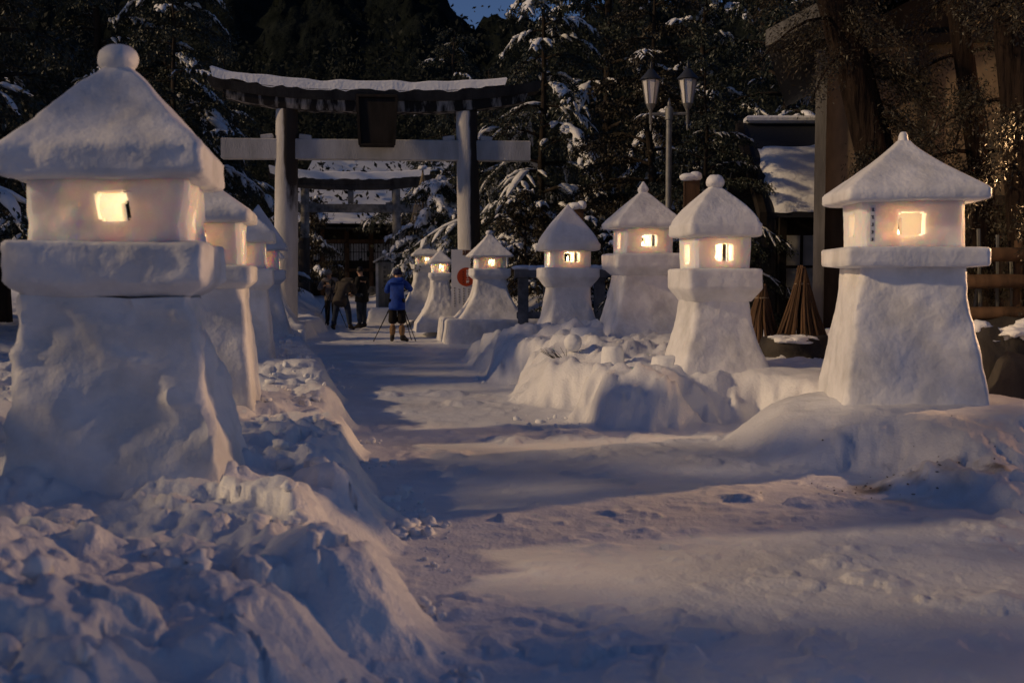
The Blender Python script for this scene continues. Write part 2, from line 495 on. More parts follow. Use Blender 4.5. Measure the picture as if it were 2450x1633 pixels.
def loft(keys, step=0.026, rnd=0.05):
    """keys: (z, half width[, corner radius]); linear between keys"""
    rings = []
    for a, b in zip(keys[:-1], keys[1:]):
        L = math.hypot(b[0] - a[0], b[1] - a[1])
        n = max(1, int(L / step))
        for i in range(n):
            t = i / n
            rings.append((a[0] + (b[0] - a[0]) * t, a[1] + (b[1] - a[1]) * t, (a[2] if len(a) > 2 else rnd) * (1 - t) + (b[2] if len(b) > 2 else rnd) * t))
    k = keys[-1]; rings.append((k[0], k[1], k[2] if len(k) > 2 else rnd))
    V = []
    for z, hw, r in rings:
        p = rrect(max(hw, 0.004), r)
        V.append(np.column_stack([p, np.full(len(p), z)]))
    n = len(V[0]); m = len(V)
    V = np.concatenate(V)
    Fs = []
    for i in range(m - 1):
        for j in range(n):
            Fs.append((i * n + j, i * n + (j + 1) % n, (i + 1) * n + (j + 1) % n, (i + 1) * n + j))
    c0 = len(V); V = np.vstack([V, [[0, 0, rings[0][0]], [0, 0, rings[-1][0]]]])
    for j in range(n):
        Fs.append((c0, (j + 1) % n, j)); Fs.append((c0 + 1, (m - 1) * n + j, (m - 1) * n + (j + 1) % n))
    return V, Fs


def rough_up(V, seed, amp=0.012, f=2.6, up=True):
    o = seed * 13.7
    x, y, z = V[:, 0] * f + o, V[:, 1] * f - o, V[:, 2] * f
    nx = fbm(x, y, z, 3); ny = fbm(x + 40, y, z, 3); nz = fbm(x, y + 40, z, 3)
    fine = vnoise(x * 6, y * 6, z * 6) * 0.25
    sc_ = 1 - np.abs(fbm(x * 2.1 + 5, y * 2.1, z * 1.1, 3))
    fine = fine - 0.55 * np.clip(sc_ - 0.72, 0, 1) * 3.0
    W = V.copy()
    W[:, 0] += amp * (nx + fine); W[:, 1] += amp * (ny + fine); W[:, 2] += amp * 0.7 * nz * (1 if up else 0)
    return W


def chamber(hw, z0, z1, wall, win, seed):
    """square tube with a window through each of its four walls.  win: 4 x (centre, width, zlow, zhigh) for faces -y,+x,+y,-x"""
    nv = max(10, int((z1 - z0) / 0.03))
    vs = set(np.linspace(z0, z1, nv))
    zs_all = sorted(set([round(v, 4) for v in vs] + [round(w[2], 4) for w in win] + [round(w[3], 4) for w in win]))
    zs_ = [zs_all[0]]
    for z in zs_all[1:]:
        if z - zs_[-1] > 0.006 or any(abs(z - e) < 1e-4 for w in win for e in (w[2], w[3])) or z == zs_all[-1]:
            zs_.append(z)
    us = []; cells = []
    for k, w in enumerate(win):
        a = sorted(set([round(v, 4) for v in np.linspace(-hw, hw, max(12, int(2 * hw / 0.035)))] + [round(w[0] - w[1] / 2, 4), round(w[0] + w[1] / 2, 4)]))
        b = [a[0]]
        for v in a[1:]:
            if v - b[-1] > 0.008 or abs(v - (w[0] - w[1] / 2)) < 1e-4 or abs(v - (w[0] + w[1] / 2)) < 1e-4: b.append(v)
        if abs(b[-1] - hw) > 1e-4: b[-1] = hw
        for v in b[:-1]:
            us.append((k, v))
    dirs = [((1, 0), (0, -1)), ((0, 1), (1, 0)), ((-1, 0), (0, 1)), ((0, -1), (-1, 0))]
    n = len(us); m = len(zs_)
    hi = hw - wall
    Vo = []; Vi = []
    for z in zs_:
        for k, u in us:
            (tx, ty), (nx, ny) = dirs[k]
            q = max(0.0, abs(u) - (hw - 0.05)) / 0.05
            d = hw - 0.022 * q * q
            uu = u * (1 - 0.022 * q * q / hw)
            Vo.append((tx * uu + nx * d, ty * uu + ny * d, z))
            ui = max(-hi, min(hi, u * (hi / hw if abs(u) > hi * 0.98 else 1)))
            Vi.append((tx * ui + nx * hi, ty * ui + ny * hi, z))
    V = np.array(Vo + Vi); off = n * m
    hole = np.zeros((m - 1, n), bool)
    for i in range(m - 1):
        zc = (zs_[i] + zs_[i + 1]) / 2
        for j in range(n):
            k, u = us[j]
            u2 = us[(j + 1) % n][1] if us[(j + 1) % n][0] == k else hw
            w = win[k]
            if w[1] > 0 and abs((u + u2) / 2 - w[0]) < w[1] / 2 and w[2] < zc < w[3]: hole[i, j] = True
    Fs = []
    def vid(i, j, inner): return (off if inner else 0) + i * n + (j % n)
    for i in range(m - 1):
        for j in range(n):
            if hole[i, j]: continue
            Fs.append((vid(i, j, 0), vid(i, j + 1, 0), vid(i + 1, j + 1, 0), vid(i + 1, j, 0)))
            Fs.append((vid(i, j, 1), vid(i + 1, j, 1), vid(i + 1, j + 1, 1), vid(i, j + 1, 1)))
            if i + 1 < m - 1 and hole[i + 1, j]: Fs.append((vid(i + 1, j, 0), vid(i + 1, j + 1, 0), vid(i + 1, j + 1, 1), vid(i + 1, j, 1)))
            if i > 0 and hole[i - 1, j]: Fs.append((vid(i, j + 1, 0), vid(i, j, 0), vid(i, j, 1), vid(i, j + 1, 1)))
            if hole[i, (j + 1) % n]: Fs.append((vid(i + 1, j + 1, 0), vid(i, j + 1, 0), vid(i, j + 1, 1), vid(i + 1, j + 1, 1)))
            if hole[i, (j - 1) % n]: Fs.append((vid(i, j, 0), vid(i + 1, j, 0), vid(i + 1, j, 1), vid(i, j, 1)))
    for j in range(n):
        Fs.append((vid(0, j + 1, 0), vid(0, j, 0), vid(0, j, 1), vid(0, j + 1, 1)))
        Fs.append((vid(m - 1, j, 0), vid(m - 1, j + 1, 0), vid(m - 1, j + 1, 1), vid(m - 1, j, 1)))
    # soften the window corners
    for k, w in enumerate(win):
        if w[1] <= 0: continue
        for i, z in enumerate(zs_):
            for j, (kk, u) in enumerate(us):
                if kk != k: continue
                for e in (w[0] - w[1] / 2, w[0] + w[1] / 2):
                    for ze in (w[2], w[3]):
                        if abs(u - e) < 0.002 and abs(z - ze) < 0.002:
                            (tx, ty), _ = dirs[k]
                            du = 0.018 if e < w[0] else -0.018
                            dz = 0.014 if ze == w[2] else -0.014
                            for q in (i * n + j, off + i * n + j):
                                V[q] += np.array([tx * du, ty * du, dz])
    return V, Fs


def mk(name, VF, m, parent, angle=50):
    me = bpy.data.meshes.new(name)
    me.from_pydata([tuple(p) for p in VF[0]], [], VF[1]); me.update()
    return link(name, me, m, parent, True, angle)


candle_n = 0


def lantern(label, x, y, rot, zb, lb, lm, lt, ct, et, ap, hb, hbu, hl, hc, hr, win, finial, seed,
            flare=1.0, curve=1.0, wall=0.10, power=6.0, cand=(0, 0), plinth=None, amp=0.012, candle_label=None, ch=0.045):
    root = empty('snow_lantern', (x, y, zb), R(rot), label, 'snow lantern', 'snow lanterns lining the path')
    g = lambda z: z - zb
    # flared pedestal
    keys = [(-0.22, hb * 1.04, 0.07)]
    for i in range(11):
        t = i / 10
        keys.append((g(zb) + (lb - zb) * t, hbu + (hb - hbu) * (1 - t) ** flare, 0.06))
    V, Fs = loft(keys, rnd=0.06)
    mk('pedestal', (rough_up(V, seed, amp * 1.5, 2.2), Fs), 'lantern_solid', root)
    # ledge: sloping underside, upright rim
    keys = [(g(lb) - 0.012, hbu + 0.004, 0.05), (g(lm), hl - 0.01, 0.05), (g(lm) + 0.02, hl, 0.05), (g(lt) - 0.02, hl, 0.05), (g(lt) - 0.004, hl - 0.015, 0.05), (g(lt), hl - 0.05, 0.05), (g(lt) + 0.002, 0.05, 0.02)]
    V, Fs = loft(keys)
    mk('ledge', (rough_up(V, seed + 1, amp * 0.8, 2.4), Fs), 'lantern_solid', root)
    # lamp chamber with four windows
    V, Fs = chamber(hc, g(lt) - 0.03, g(ct) + 0.03, wall, [(a, b, g(c), g(d)) for a, b, c, d in win], seed)
    mk('lamp_chamber', (rough_up(V, seed + 2, amp * 0.8, 2.8), Fs), 'lantern_snow', root, 40)
    # roof
    ftop = 0.055 if finial != 'none' else 0.012
    keys = [(g(ct), 0.05, 0.02), (g(ct), hr - 0.05, 0.05), (g(ct) + 0.012, hr - 0.012, 0.05), (g(ct) + 0.03, hr, 0.05), (g(et) - 0.015, hr, 0.05), (g(et) + 0.01, hr - 0.02, 0.05)]
    h0, r0 = g(et) + 0.01, hr - 0.02
    for i in range(1, 11):
        t = i / 10
        keys.append((h0 + (g(ap) - h0) * t, ftop + (r0 - ftop) * (1 - t ** (1 / curve)) if curve < 1 else ftop + (r0 - ftop) * (1 - t) ** curve, 0.028))
    V, Fs = loft(keys, rnd=0.05)
    mk('roof', (rough_up(V, seed + 3, amp * 0.65, 2.2), Fs), 'lantern_solid', root)
    if finial.startswith('ball'):
        r = float(finial[4:])
        bv, bf = ICO3
        p = bv * r * np.array([1.04, 1.04, 0.80]) * (1 + 0.10 * vnoise(bv[:, 0] * 2 + seed, bv[:, 1] * 2, bv[:, 2] * 2))[:, None]
        p[:, 2] += g(ap) + r * 0.42
        mk('finial', (p, [tuple(f) for f in bf]), 'lantern_solid', root)
    elif finial.startswith('bud'):
        r = float(finial[3:])
        V, Fs = loft([(g(ap) - 0.02, r * 0.75, 0.03), (g(ap) + r * 0.5, r, 0.04), (g(ap) + r * 0.8, r * 0.95, 0.04), (g(ap) + r * 2.1, 0.01, 0.005)], 0.02, 0.03)
        mk('finial', (rough_up(V, seed + 5, 0.006, 5), Fs), 'lantern_solid', root)
    elif finial.startswith('knob'):
        r = float(finial[4:])
        V, Fs = loft([(g(ap) - 0.06, r * 1.6, 0.08), (g(ap) + r * 0.2, r * 0.95, 0.06), (g(ap) + r * 1.0, r * 0.85, 0.06), (g(ap) + r * 1.5, r * 0.55, 0.04), (g(ap) + r * 1.6, 0.02, 0.01)], 0.02, 0.06)
        mk('finial', (rough_up(V, seed + 5, 0.008, 5), Fs), 'lantern_solid', root)
    if plinth:
        hp, z0, z1 = plinth
        V, Fs = loft([(g(z0) - 0.1, hp + 0.06, 0.10), (g(z0), hp + 0.05, 0.10), (g(z1) - 0.05, hp, 0.10), (g(z1), hp - 0.06, 0.10), (g(z1) + 0.004, 0.1, 0.05)], 0.06, 0.1)
        mk('plinth', (rough_up(V, seed + 7, 0.018, 1.8), Fs), 'lantern_solid', root)
    # candle inside
    c, s_ = math.cos(R(rot)), math.sin(R(rot))
    cx, cy = cand
    cr = empty('candle', (x + cx * c - cy * s_, y + cx * s_ + cy * c, lt + 0.006), 0, candle_label, 'candle', 'candles burning in the snow lanterns')
    MB().lathe([(0.034, 0), (0.037, 0.004), (0.037, 0.045 + ch), (0.034, 0.05 + ch), (0.006, 0.046 + ch)], n=14).build('wax', 'wax', cr, True, 40)
    MB().tube([(0, 0, 0.044 + ch), (0.001, 0, 0.062 + ch)], 0.002, 6).build('wick', 'hair', cr)
    MB().lathe([(0.003, 0.056 + ch), (0.014, 0.068 + ch), (0.017, 0.082 + ch), (0.010, 0.106 + ch), (0.002, 0.132 + ch)], n=12).build('flame', 'flame', cr, True)
    ld = bpy.data.lights.new('candle_light', 'POINT')
    ld.energy = power * 1.6; ld.color = (1.0, 0.60, 0.27); ld.shadow_soft_size = 0.03
    lo = bpy.data.objects.new('candle_light', ld); lo.parent = cr; lo.location = (0, 0, 0.16 + ch)
    col.objects.link(lo)
    return root


def wins(fw, fh, zc, sw=None, sh=None, szc=None, fc=0.0, sc=0.0):
    sw = fw if sw is None else sw; sh = fh if sh is None else sh; szc = zc if szc is None else szc
    return [(fc, fw, zc - fh / 2, zc + fh / 2), (sc, sw, szc - sh / 2, szc + sh / 2), (-fc * 0.5, fw * 0.9, zc - fh * 0.45, zc + fh * 0.45), (-sc, sw, szc - sh / 2, szc + sh / 2)]


lantern('largest near snow lantern on the left with a round ball finial', -2.24, 6.55, 8.5, 0.40, 1.47, 1.53, 1.765, 2.095, 2.28, 2.76, 0.615, 0.425, 0.53, 0.42, 0.545,
        wins(0.175, 0.155, 1.95, 0.16, 0.23, 1.955, fc=0.03), 'ball0.108', 1, flare=1.3, curve=1.0, power=3.6, amp=0.034, candle_label='candle inside the largest near left snow lantern', cand=(0.08, -0.02))
lantern('second snow lantern on the left, half hidden behind the largest one', -2.88, 10.5, 9, 0.30, 1.46, 1.50, 1.66, 2.04, 2.15, 2.50, 0.52, 0.42, 0.50, 0.40, 0.50,
        wins(0.20, 0.17, 1.86, 0.20, 0.24, 1.86), 'none', 11, flare=1.1, curve=1.0, candle_label='candle inside the second left snow lantern')
lantern('third snow lantern on the left with a rounded thick roof edge', -3.85, 16.0, 10, 0.40, 1.36, 1.42, 1.65, 2.0, 2.16, 2.58, 0.50, 0.40, 0.49, 0.38, 0.52,
        wins(0.22, 0.18, 1.84, 0.22, 0.22, 1.83), 'none', 21, flare=1.2, curve=1.0, candle_label='candle inside the third left snow lantern')
lantern('fourth snow lantern on the left with a plain pointed roof', -4.77, 21.5, 10, 0.40, 1.38, 1.45, 1.64, 1.99, 2.08, 2.86, 0.60, 0.38, 0.48, 0.37, 0.53,
        wins(0.22, 0.17, 1.82, 0.22, 0.2, 1.82), 'none', 31, flare=1.6, curve=0.95, candle_label='candle inside the fourth left snow lantern')
lantern('small far snow lantern on the left standing against the torii pillar', -5.72, 26.6, 9, 0.33, 1.40, 1.44, 1.61, 1.88, 1.96, 2.36, 0.80, 0.30, 0.36, 0.28, 0.40,
        wins(0.18, 0.15, 1.745, 0.18, 0.17, 1.745), 'none', 41, flare=1.9, curve=1.0, plinth=(0.86, -0.1, 0.42), candle_label='candle inside the small far left snow lantern', power=5)
lantern('large snow lantern at the right edge with a concave pagoda roof', 3.62, 10.62, -4.5, 0.38, 1.645, 1.65, 1.82, 2.225, 2.34, 2.81, 0.64, 0.47, 0.625, 0.45, 0.62,
        wins(0.235, 0.215, 2.03, 0.22, 0.22, 2.03, fc=-0.02), 'knob0.05', 51, flare=1.25, curve=1.18, power=3.2, candle_label='candle inside the right edge snow lantern', cand=(-0.09, -0.22), amp=0.014)
lantern('snow lantern on the right with a ball finial and chamfered ledge', 2.30, 12.95, 8, 0.50, 1.28, 1.40, 1.635, 1.985, 2.14, 2.57, 0.50, 0.325, 0.43, 0.325, 0.425,
        wins(0.20, 0.19, 1.81, 0.20, 0.22, 1.80, fc=0.01), 'ball0.105', 61, flare=1.5, curve=0.80, candle_label='candle inside the ball topped right snow lantern')
lantern('amber lit snow lantern with a bud finial behind the ball topped one', 1.95, 17.0, 8, 0.68, 1.56, 1.66, 1.87, 2.235, 2.33, 2.78, 0.60, 0.40, 0.52, 0.37, 0.52,
        wins(0.23, 0.17, 2.05, 0.2, 0.22, 2.05), 'bud0.075', 71, flare=1.4, curve=1.0, candle_label='candle inside the bud topped right snow lantern')
lantern('stout snow lantern with a plain pointed roof and no finial', 0.90, 18.45, 11, 0.58, 1.37, 1.50, 1.67, 1.935, 2.06, 2.68, 0.48, 0.32, 0.43, 0.32, 0.44,
        wins(0.25, 0.16, 1.83, 0.2, 0.2, 1.81), 'none', 81, flare=2.2, curve=0.85, candle_label='candle inside the stout pointed snow lantern')
lantern('pale blue snow lantern on a wide square plinth in front of the torii', -0.52, 26.3, 9, 0.50, 1.44, 1.50, 1.68, 1.93, 1.98, 2.46, 0.80, 0.35, 0.44, 0.34, 0.50,
        wins(0.15, 0.15, 1.81, 0.15, 0.17, 1.81), 'ball0.085', 91, flare=2.0, curve=1.15, plinth=(1.08, -0.05, 0.54), candle_label='candle inside the lantern on the square plinth', amp=0.006, power=5)
lantern('small snow lantern beside the far path with a round glowing window', -2.52, 33.3, 10, 0.45, 1.60, 1.66, 1.82, 2.04, 2.12, 2.45, 0.75, 0.34, 0.40, 0.29, 0.42,
        wins(0.16, 0.16, 1.93, 0.16, 0.16, 1.93), 'none', 101, flare=2.0, curve=1.1, candle_label='candle inside the far lantern with the round window', power=5)
lantern('small snow lantern just left of the right torii pillar', -1.78, 28.2, 10, 0.35, 1.40, 1.46, 1.58, 1.80, 1.86, 2.15, 0.60, 0.22, 0.28, 0.21, 0.30,
        wins(0.14, 0.15, 1.69, 0.14, 0.15, 1.69), 'none', 111, flare=2.1, curve=1.1, wall=0.06, candle_label='candle inside the small lantern near the right pillar', power=5)

# ------------------------------------------------------------------ torii gates
def torii(label, cx, cy, rot, spacing, rad, z_nuki, h_nuki, z_beam, h_beam, over, m_pillar, m_beam, m_nuki, plaque, snow_h, curl, lean=0.10, dark_sleeve=0.0, nuki_over=1.6, snow_to=1.0):
    root = empty('torii_gate', (cx, cy, 0), R(rot), label, 'torii')
    for s in (-1, 1):
        xb, xt = s * spacing / 2, s * (spacing / 2 - lean)
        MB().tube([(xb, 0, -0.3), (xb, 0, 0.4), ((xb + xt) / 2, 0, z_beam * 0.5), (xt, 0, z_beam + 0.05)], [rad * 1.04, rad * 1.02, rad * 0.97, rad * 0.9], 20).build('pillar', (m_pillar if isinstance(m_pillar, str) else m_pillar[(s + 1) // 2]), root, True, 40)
        if dark_sleeve:
            MB().tube([(xb, 0, -0.2), (xb - s * 0.03, 0, dark_sleeve)], [rad * 1.22, rad * 1.18], 20).build('pillar_sleeve', 'stone_dark', root, True, 40)
        else:
            MB().lathe([(rad * 1.45, -0.3), (rad * 1.45, 0.22), (rad * 1.3, 0.32), (rad * 1.05, 0.36)], (xb, 0, 0), 20).build('pillar_base', m_nuki, root, True, 40)
        for q in (-1, 1):
            MB().box((xt + s * 0.02 + q * (rad * 1.05 + 0.16), 0, z_nuki + h_nuki + 0.05), (0.3, rad * 0.95, 0.12), ry=q * 0.12, bev=0.012).build('wedge', m_nuki, root)
    nw = spacing / 2 + nuki_over
    MB().box((0, 0, z_nuki + h_nuki / 2), (2 * nw, rad * 1.05, h_nuki), bev=0.02).build('tie_beam', m_nuki, root)
    # curved double lintel
    W = spacing / 2 + over
    def strip(z0, z1, hw, d0, d1, name, m, x0=-1.0, x1=1.0, n=28, wob=0.0):
        V = []; Fs = []
        for i in range(n + 1):
            u = x0 + (x1 - x0) * i / n
            cz = curl * abs(u) ** 3.0
            ext = 0.10 * abs(u)
            x = u * hw
            w = wob * (vnoise(np.array([x * 5.0]), np.array([3.1]))[0])
            wt = wob * 0.8 * (vnoise(np.array([x * 2.2]), np.array([9.1]))[0])
            for yy, zz in ((-d0, z0 + w), (d0, z0), (d1, z1 + wt), (0, z1 + wt + (d1 * 0.25 if wob else 0)), (-d1, z1 + wt)):
                V.append((x + (0.08 * u if zz > (z0 + z1) / 2 else 0), yy, zz + cz))
        for i in range(n):
            for k in range(5):
                Fs.append((i * 5 + k, i * 5 + (k + 1) % 5, i * 5 + 5 + (k + 1) % 5, i * 5 + 5 + k))
        Fs.append((4, 3, 2, 1, 0)); Fs.append(tuple(range(n * 5, n * 5 + 5)))
        mb = MB().add(V, Fs)
        return mb.build(name, m, root, True, 45)
    hb1 = h_beam * 0.52
    strip(z_beam, z_beam + hb1, W - 0.35, rad * 0.85, rad * 0.95, 'lower_lintel', m_beam)
    kas = strip(z_beam + hb1 - 0.004, z_beam + h_beam, W, rad * 1.05, rad * 1.35, 'top_lintel', 'stone_dark')
    strip(z_beam + h_beam - 0.006, z_beam + h_beam + snow_h, W * 0.985, rad * 1.36, rad * 1.05, 'snow_cap', 'tree_snow', -1.0, snow_to, 60, 0.05)
    if plaque:
        pw, ph, pz, py = plaque
        pl = MB().box((0, py, pz), (pw, 0.10, ph), rx=R(-8), taper=1.1, bev=0.01).build('name_plaque', 'wood_dark', root)
        fr = MB()
        for s in (-1, 1):
            fr.box((s * pw * 0.54, py - 0.03, pz), (0.07, 0.14, ph * 1.05), rx=R(-8), ry=R(s * 3), bev=0.012)
        fr.box((0, py - 0.03 + ph * 0.07, pz + ph * 0.53), (pw * 1.22, 0.14, 0.08), rx=R(-8), bev=0.012)
        fr.box((0, py - 0.03 - ph * 0.07, pz - ph * 0.53), (pw * 1.02, 0.14, 0.08), rx=R(-8), bev=0.012)
        fr.build('plaque_frame', 'wood_dark', pl)
    return root


def dark_sided(name, x0, z0):
    """pale granite, darkened on the +x side of the shaft with a noisy edge"""
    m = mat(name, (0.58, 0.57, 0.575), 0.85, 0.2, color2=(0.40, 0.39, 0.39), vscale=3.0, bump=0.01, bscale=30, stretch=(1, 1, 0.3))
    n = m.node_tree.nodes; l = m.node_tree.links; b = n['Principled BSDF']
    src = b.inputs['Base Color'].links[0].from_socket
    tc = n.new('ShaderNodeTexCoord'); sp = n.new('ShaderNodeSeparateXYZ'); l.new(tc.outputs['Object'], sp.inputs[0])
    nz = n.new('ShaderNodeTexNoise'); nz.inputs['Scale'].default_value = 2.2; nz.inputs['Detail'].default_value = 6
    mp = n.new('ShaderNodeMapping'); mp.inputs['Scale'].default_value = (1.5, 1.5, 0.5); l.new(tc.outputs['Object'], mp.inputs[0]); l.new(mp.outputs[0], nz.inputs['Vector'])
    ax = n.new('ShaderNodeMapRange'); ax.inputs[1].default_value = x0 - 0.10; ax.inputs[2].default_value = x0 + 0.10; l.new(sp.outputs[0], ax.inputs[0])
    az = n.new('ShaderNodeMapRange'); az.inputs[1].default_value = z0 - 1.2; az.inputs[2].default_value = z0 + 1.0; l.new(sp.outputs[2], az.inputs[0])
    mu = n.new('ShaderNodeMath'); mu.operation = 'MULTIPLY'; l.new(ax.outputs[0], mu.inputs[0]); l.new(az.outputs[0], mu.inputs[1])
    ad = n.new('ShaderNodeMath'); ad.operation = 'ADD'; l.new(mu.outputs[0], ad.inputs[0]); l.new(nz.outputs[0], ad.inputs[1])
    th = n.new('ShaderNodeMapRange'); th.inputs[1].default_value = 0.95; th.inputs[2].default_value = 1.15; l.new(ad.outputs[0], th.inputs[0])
    mx = n.new('ShaderNodeMix'); mx.data_type = 'RGBA'; mx.inputs[7].default_value = (0.045, 0.036, 0.030, 1)  # dark brown mixed in over the +x side
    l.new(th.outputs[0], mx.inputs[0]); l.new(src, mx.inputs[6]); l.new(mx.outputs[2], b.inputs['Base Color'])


dark_sided('pillar_left', -2.38, 3.6)
dark_sided('pillar_right', 2.36, 0.8)
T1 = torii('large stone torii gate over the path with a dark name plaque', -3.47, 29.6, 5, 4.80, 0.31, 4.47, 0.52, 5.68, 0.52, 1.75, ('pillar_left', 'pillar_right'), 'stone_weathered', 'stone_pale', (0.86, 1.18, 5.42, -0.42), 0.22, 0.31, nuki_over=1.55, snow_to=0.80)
T2 = torii('smaller dark torii gate further along the path before the shrine', -8.6, 61.0, 6, 5.0, 0.25, 4.75, 0.45, 5.95, 0.55, 1.75, 'stone_grey', 'stone_dark', 'stone_grey', None, 0.36, 0.30, dark_sleeve=3.4, nuki_over=1.5)
MB().box((0, 0, 5.58), (0.30, 0.22, 0.72), bev=0.01).build('centre_strut', 'stone_grey', T2)

# ------------------------------------------------------------------ trees
def leaf_mesh(P, D, L, W):
    """P base points, D unit directions, L lengths, W widths"""
    n = len(P)
    rnd = RNG.normal(size=(n, 3))
    S = np.cross(D, rnd); S /= (np.linalg.norm(S, axis=1)[:, None] + 1e-9)
    N = np.cross(S, D)
    mid = P + D * (L * 0.5)[:, None] + N * (L * 0.08)[:, None]
    V = np.stack([P, mid + S * (W / 2)[:, None], P + D * L[:, None], mid - S * (W / 2)[:, None]], 1).reshape(-1, 3)
    Fq = np.arange(4 * n).reshape(n, 4)
    return mesh_np('crown', V, Fq)


def tree_proto(H, R0, zl, nlimb, nleaf, leaf, seed, droop=0.5, snow=0.5, trunk_r=0.16, lean=(0, 0), thin=0.45, rise=0.25, snow_size=1.0, lsig=0.16, snow_n=1.0):
    """returns (trunk mesh builder, crown mesh, snow mesh)"""
    rs = np.random.default_rng(seed)
    wob = rs.normal(size=(9, 2)) * 0.08 * H / 10
    tp = []
    for i in range(9):
        t = i / 8
        tp.append((lean[0] * t + wob[i, 0] * t, lean[1] * t + wob[i, 1] * t, H * 0.97 * t - (0.4 if i == 0 else 0)))
    tr = MB().tube(tp, [trunk_r * (1.25 if i == 0 else 1.0 - 0.85 * i / 8) for i in range(9)], 9, jit=0.06)
    tp = np.array(tp)
    limbs = []
    for i in range(nlimb):
        f = (i + rs.uniform(0, 1)) / nlimb
        z0 = zl + (H - zl) * 0.97 * f
        az = i * 2.39996 + rs.uniform(-0.5, 0.5)
        L = R0 * (1 - 0.82 * f ** 1.25) * rs.uniform(0.7, 1.15)
        b = np.array([np.interp(z0, tp[:, 2], tp[:, 0]), np.interp(z0, tp[:, 2], tp[:, 1]), z0])
        ts = np.linspace(0, 1, 7)
        az2 = az + rs.uniform(-0.25, 0.25)
        dx = np.cos(az + (az2 - az) * ts); dy = np.sin(az + (az2 - az) * ts)
        r_ = rise * rs.uniform(0.4, 1.5)
        pts = np.stack([b[0] + dx * L * ts, b[1] + dy * L * ts, b[2] + L * (r_ * ts - droop * ts ** 2)], 1)
        pts[:, 2] = np.maximum(pts[:, 2], 0.35)
        limbs.append((pts, L))
        tr.tube([tuple(p) for p in pts], [max(0.010, (0.022 + 0.012 * L) * (1 - 0.85 * t)) for t in ts], 5)
    # side twigs carry the foliage and the snow
    TW = []; TL = []; TS = []
    for pts, L in limbs:
        laden = rs.uniform() < snow
        nt = 15
        for q in range(nt):
            t = 0.16 + 0.84 * (q + rs.uniform(0, 1)) / nt
            u = min(t, 0.999) * 6; i = int(u); ff = u - i
            p = pts[i] * (1 - ff) + pts[i + 1] * ff
            d = pts[i + 1] - pts[i]; d = d / (np.linalg.norm(d) + 1e-9)
            sd = np.array([-d[1], d[0], 0.0]) * (1 if q % 2 else -1)
            a = rs.uniform(0.45, 1.25)
            tl = max(0.25, 0.36 * L * (1.12 - 0.7 * t)) * rs.uniform(0.7, 1.25)
            dr = d * math.cos(a) + sd * math.sin(a)
            ts2 = np.linspace(0, 1, 5)
            tp2 = p + np.outer(ts2 * tl, dr) + np.outer(ts2, [0, 0, 0.10 * tl]) - np.outer(ts2 ** 2, [0, 0, (0.35 + droop * 0.5) * tl * rs.uniform(0.6, 1.3)])
            tp2[:, 2] = np.maximum(tp2[:, 2], 0.15)
            TW.append(tp2); TL.append(tl); TS.append(laden and rs.uniform() < 0.75)
        TW.append(np.array([pts[2], pts[3], pts[4], pts[5], pts[6]])); TL.append(L * 0.66); TS.append(laden)
    PT = np.array(TW); TLa = np.array(TL)
    for k in range(len(TW)):
        tr.tube([tuple(p) for p in TW[k][::2]], [0.011, 0.008, 0.004], 3, caps=False)
    pr = TLa / TLa.sum()
    ch = rs.choice(len(TW), nleaf, p=pr)
    t = rs.uniform(0.05, 1.04, nleaf)
    u = np.clip(t, 0, 0.9999) * 4; i0 = np.floor(u).astype(int); fr_ = (u - i0)[:, None]
    base = PT[ch, i0] * (1 - fr_) + PT[ch, i0 + 1] * fr_
    dirl = PT[ch, i0 + 1] - PT[ch, i0]; dirl /= np.linalg.norm(dirl, axis=1)[:, None] + 1e-9
    off = rs.normal(size=(nleaf, 3)) * np.array([0.075, 0.075, 0.045]) * (lsig / 0.16)
    off[:, 2] -= np.abs(rs.normal(size=nleaf)) * 0.05
    Pp = base + off
    Pp[:, 2] = np.maximum(Pp[:, 2], 0.12)
    Dd = dirl * 0.75 + rs.normal(size=(nleaf, 3)) * 0.5 + np.array([0, 0, -0.30])
    Dd /= np.linalg.norm(Dd, axis=1)[:, None]
    Ll = leaf * rs.uniform(0.6, 1.4, nleaf)
    global RNG
    RNG = rs
    cm = leaf_mesh(Pp, Dd, Ll, Ll * thin)
    # snow lying along the twigs: lumpy flattened strips
    SV = []; SF = []; nb_ = 0
    for k in range(len(TW)):
        if not TS[k]: continue
        a0 = rs.uniform(0, 0.35); a1 = rs.uniform(0.6, 1.0)
        ns_ = 8
        w0 = snow_size * rs.uniform(0.035, 0.075) * (0.7 + 0.5 * TLa[k])
        seedk = rs.uniform(0, 900)
        ring = []
        for q in range(ns_):
            tt = a0 + (a1 - a0) * q / (ns_ - 1)
            uu = min(tt, 0.999) * 4; i = int(uu); ff = uu - i
            p = TW[k][i] * (1 - ff) + TW[k][i + 1] * ff
            d = TW[k][i + 1] - TW[k][i]; sd = np.array([-d[1], d[0], 0.0]); sd = sd / (np.linalg.norm(sd) + 1e-6)
            w = w0 * math.sin(math.pi * (0.08 + 0.84 * q / (ns_ - 1))) * (0.75 + 0.6 * rs.uniform())
            for c in range(6):
                ang = 2 * math.pi * c / 6
                ring.append(p + sd * w * math.cos(ang) * rs.uniform(0.75, 1.25) + np.array([0, 0, 0.012 + w * 0.30 + w * 0.55 * math.sin(ang) * rs.uniform(0.8, 1.2)]))
        SV.append(np.array(ring))
        f = []
        for q in range(ns_ - 1):
            for c in range(6):
                f.append((nb_ + q * 6 + c, nb_ + q * 6 + (c + 1) % 6, nb_ + (q + 1) * 6 + (c + 1) % 6, nb_ + (q + 1) * 6 + c))
        f.append((nb_, nb_ + 1, nb_ + 2, nb_ + 3)); f.append((nb_, nb_ + 3, nb_ + 4, nb_ + 5))
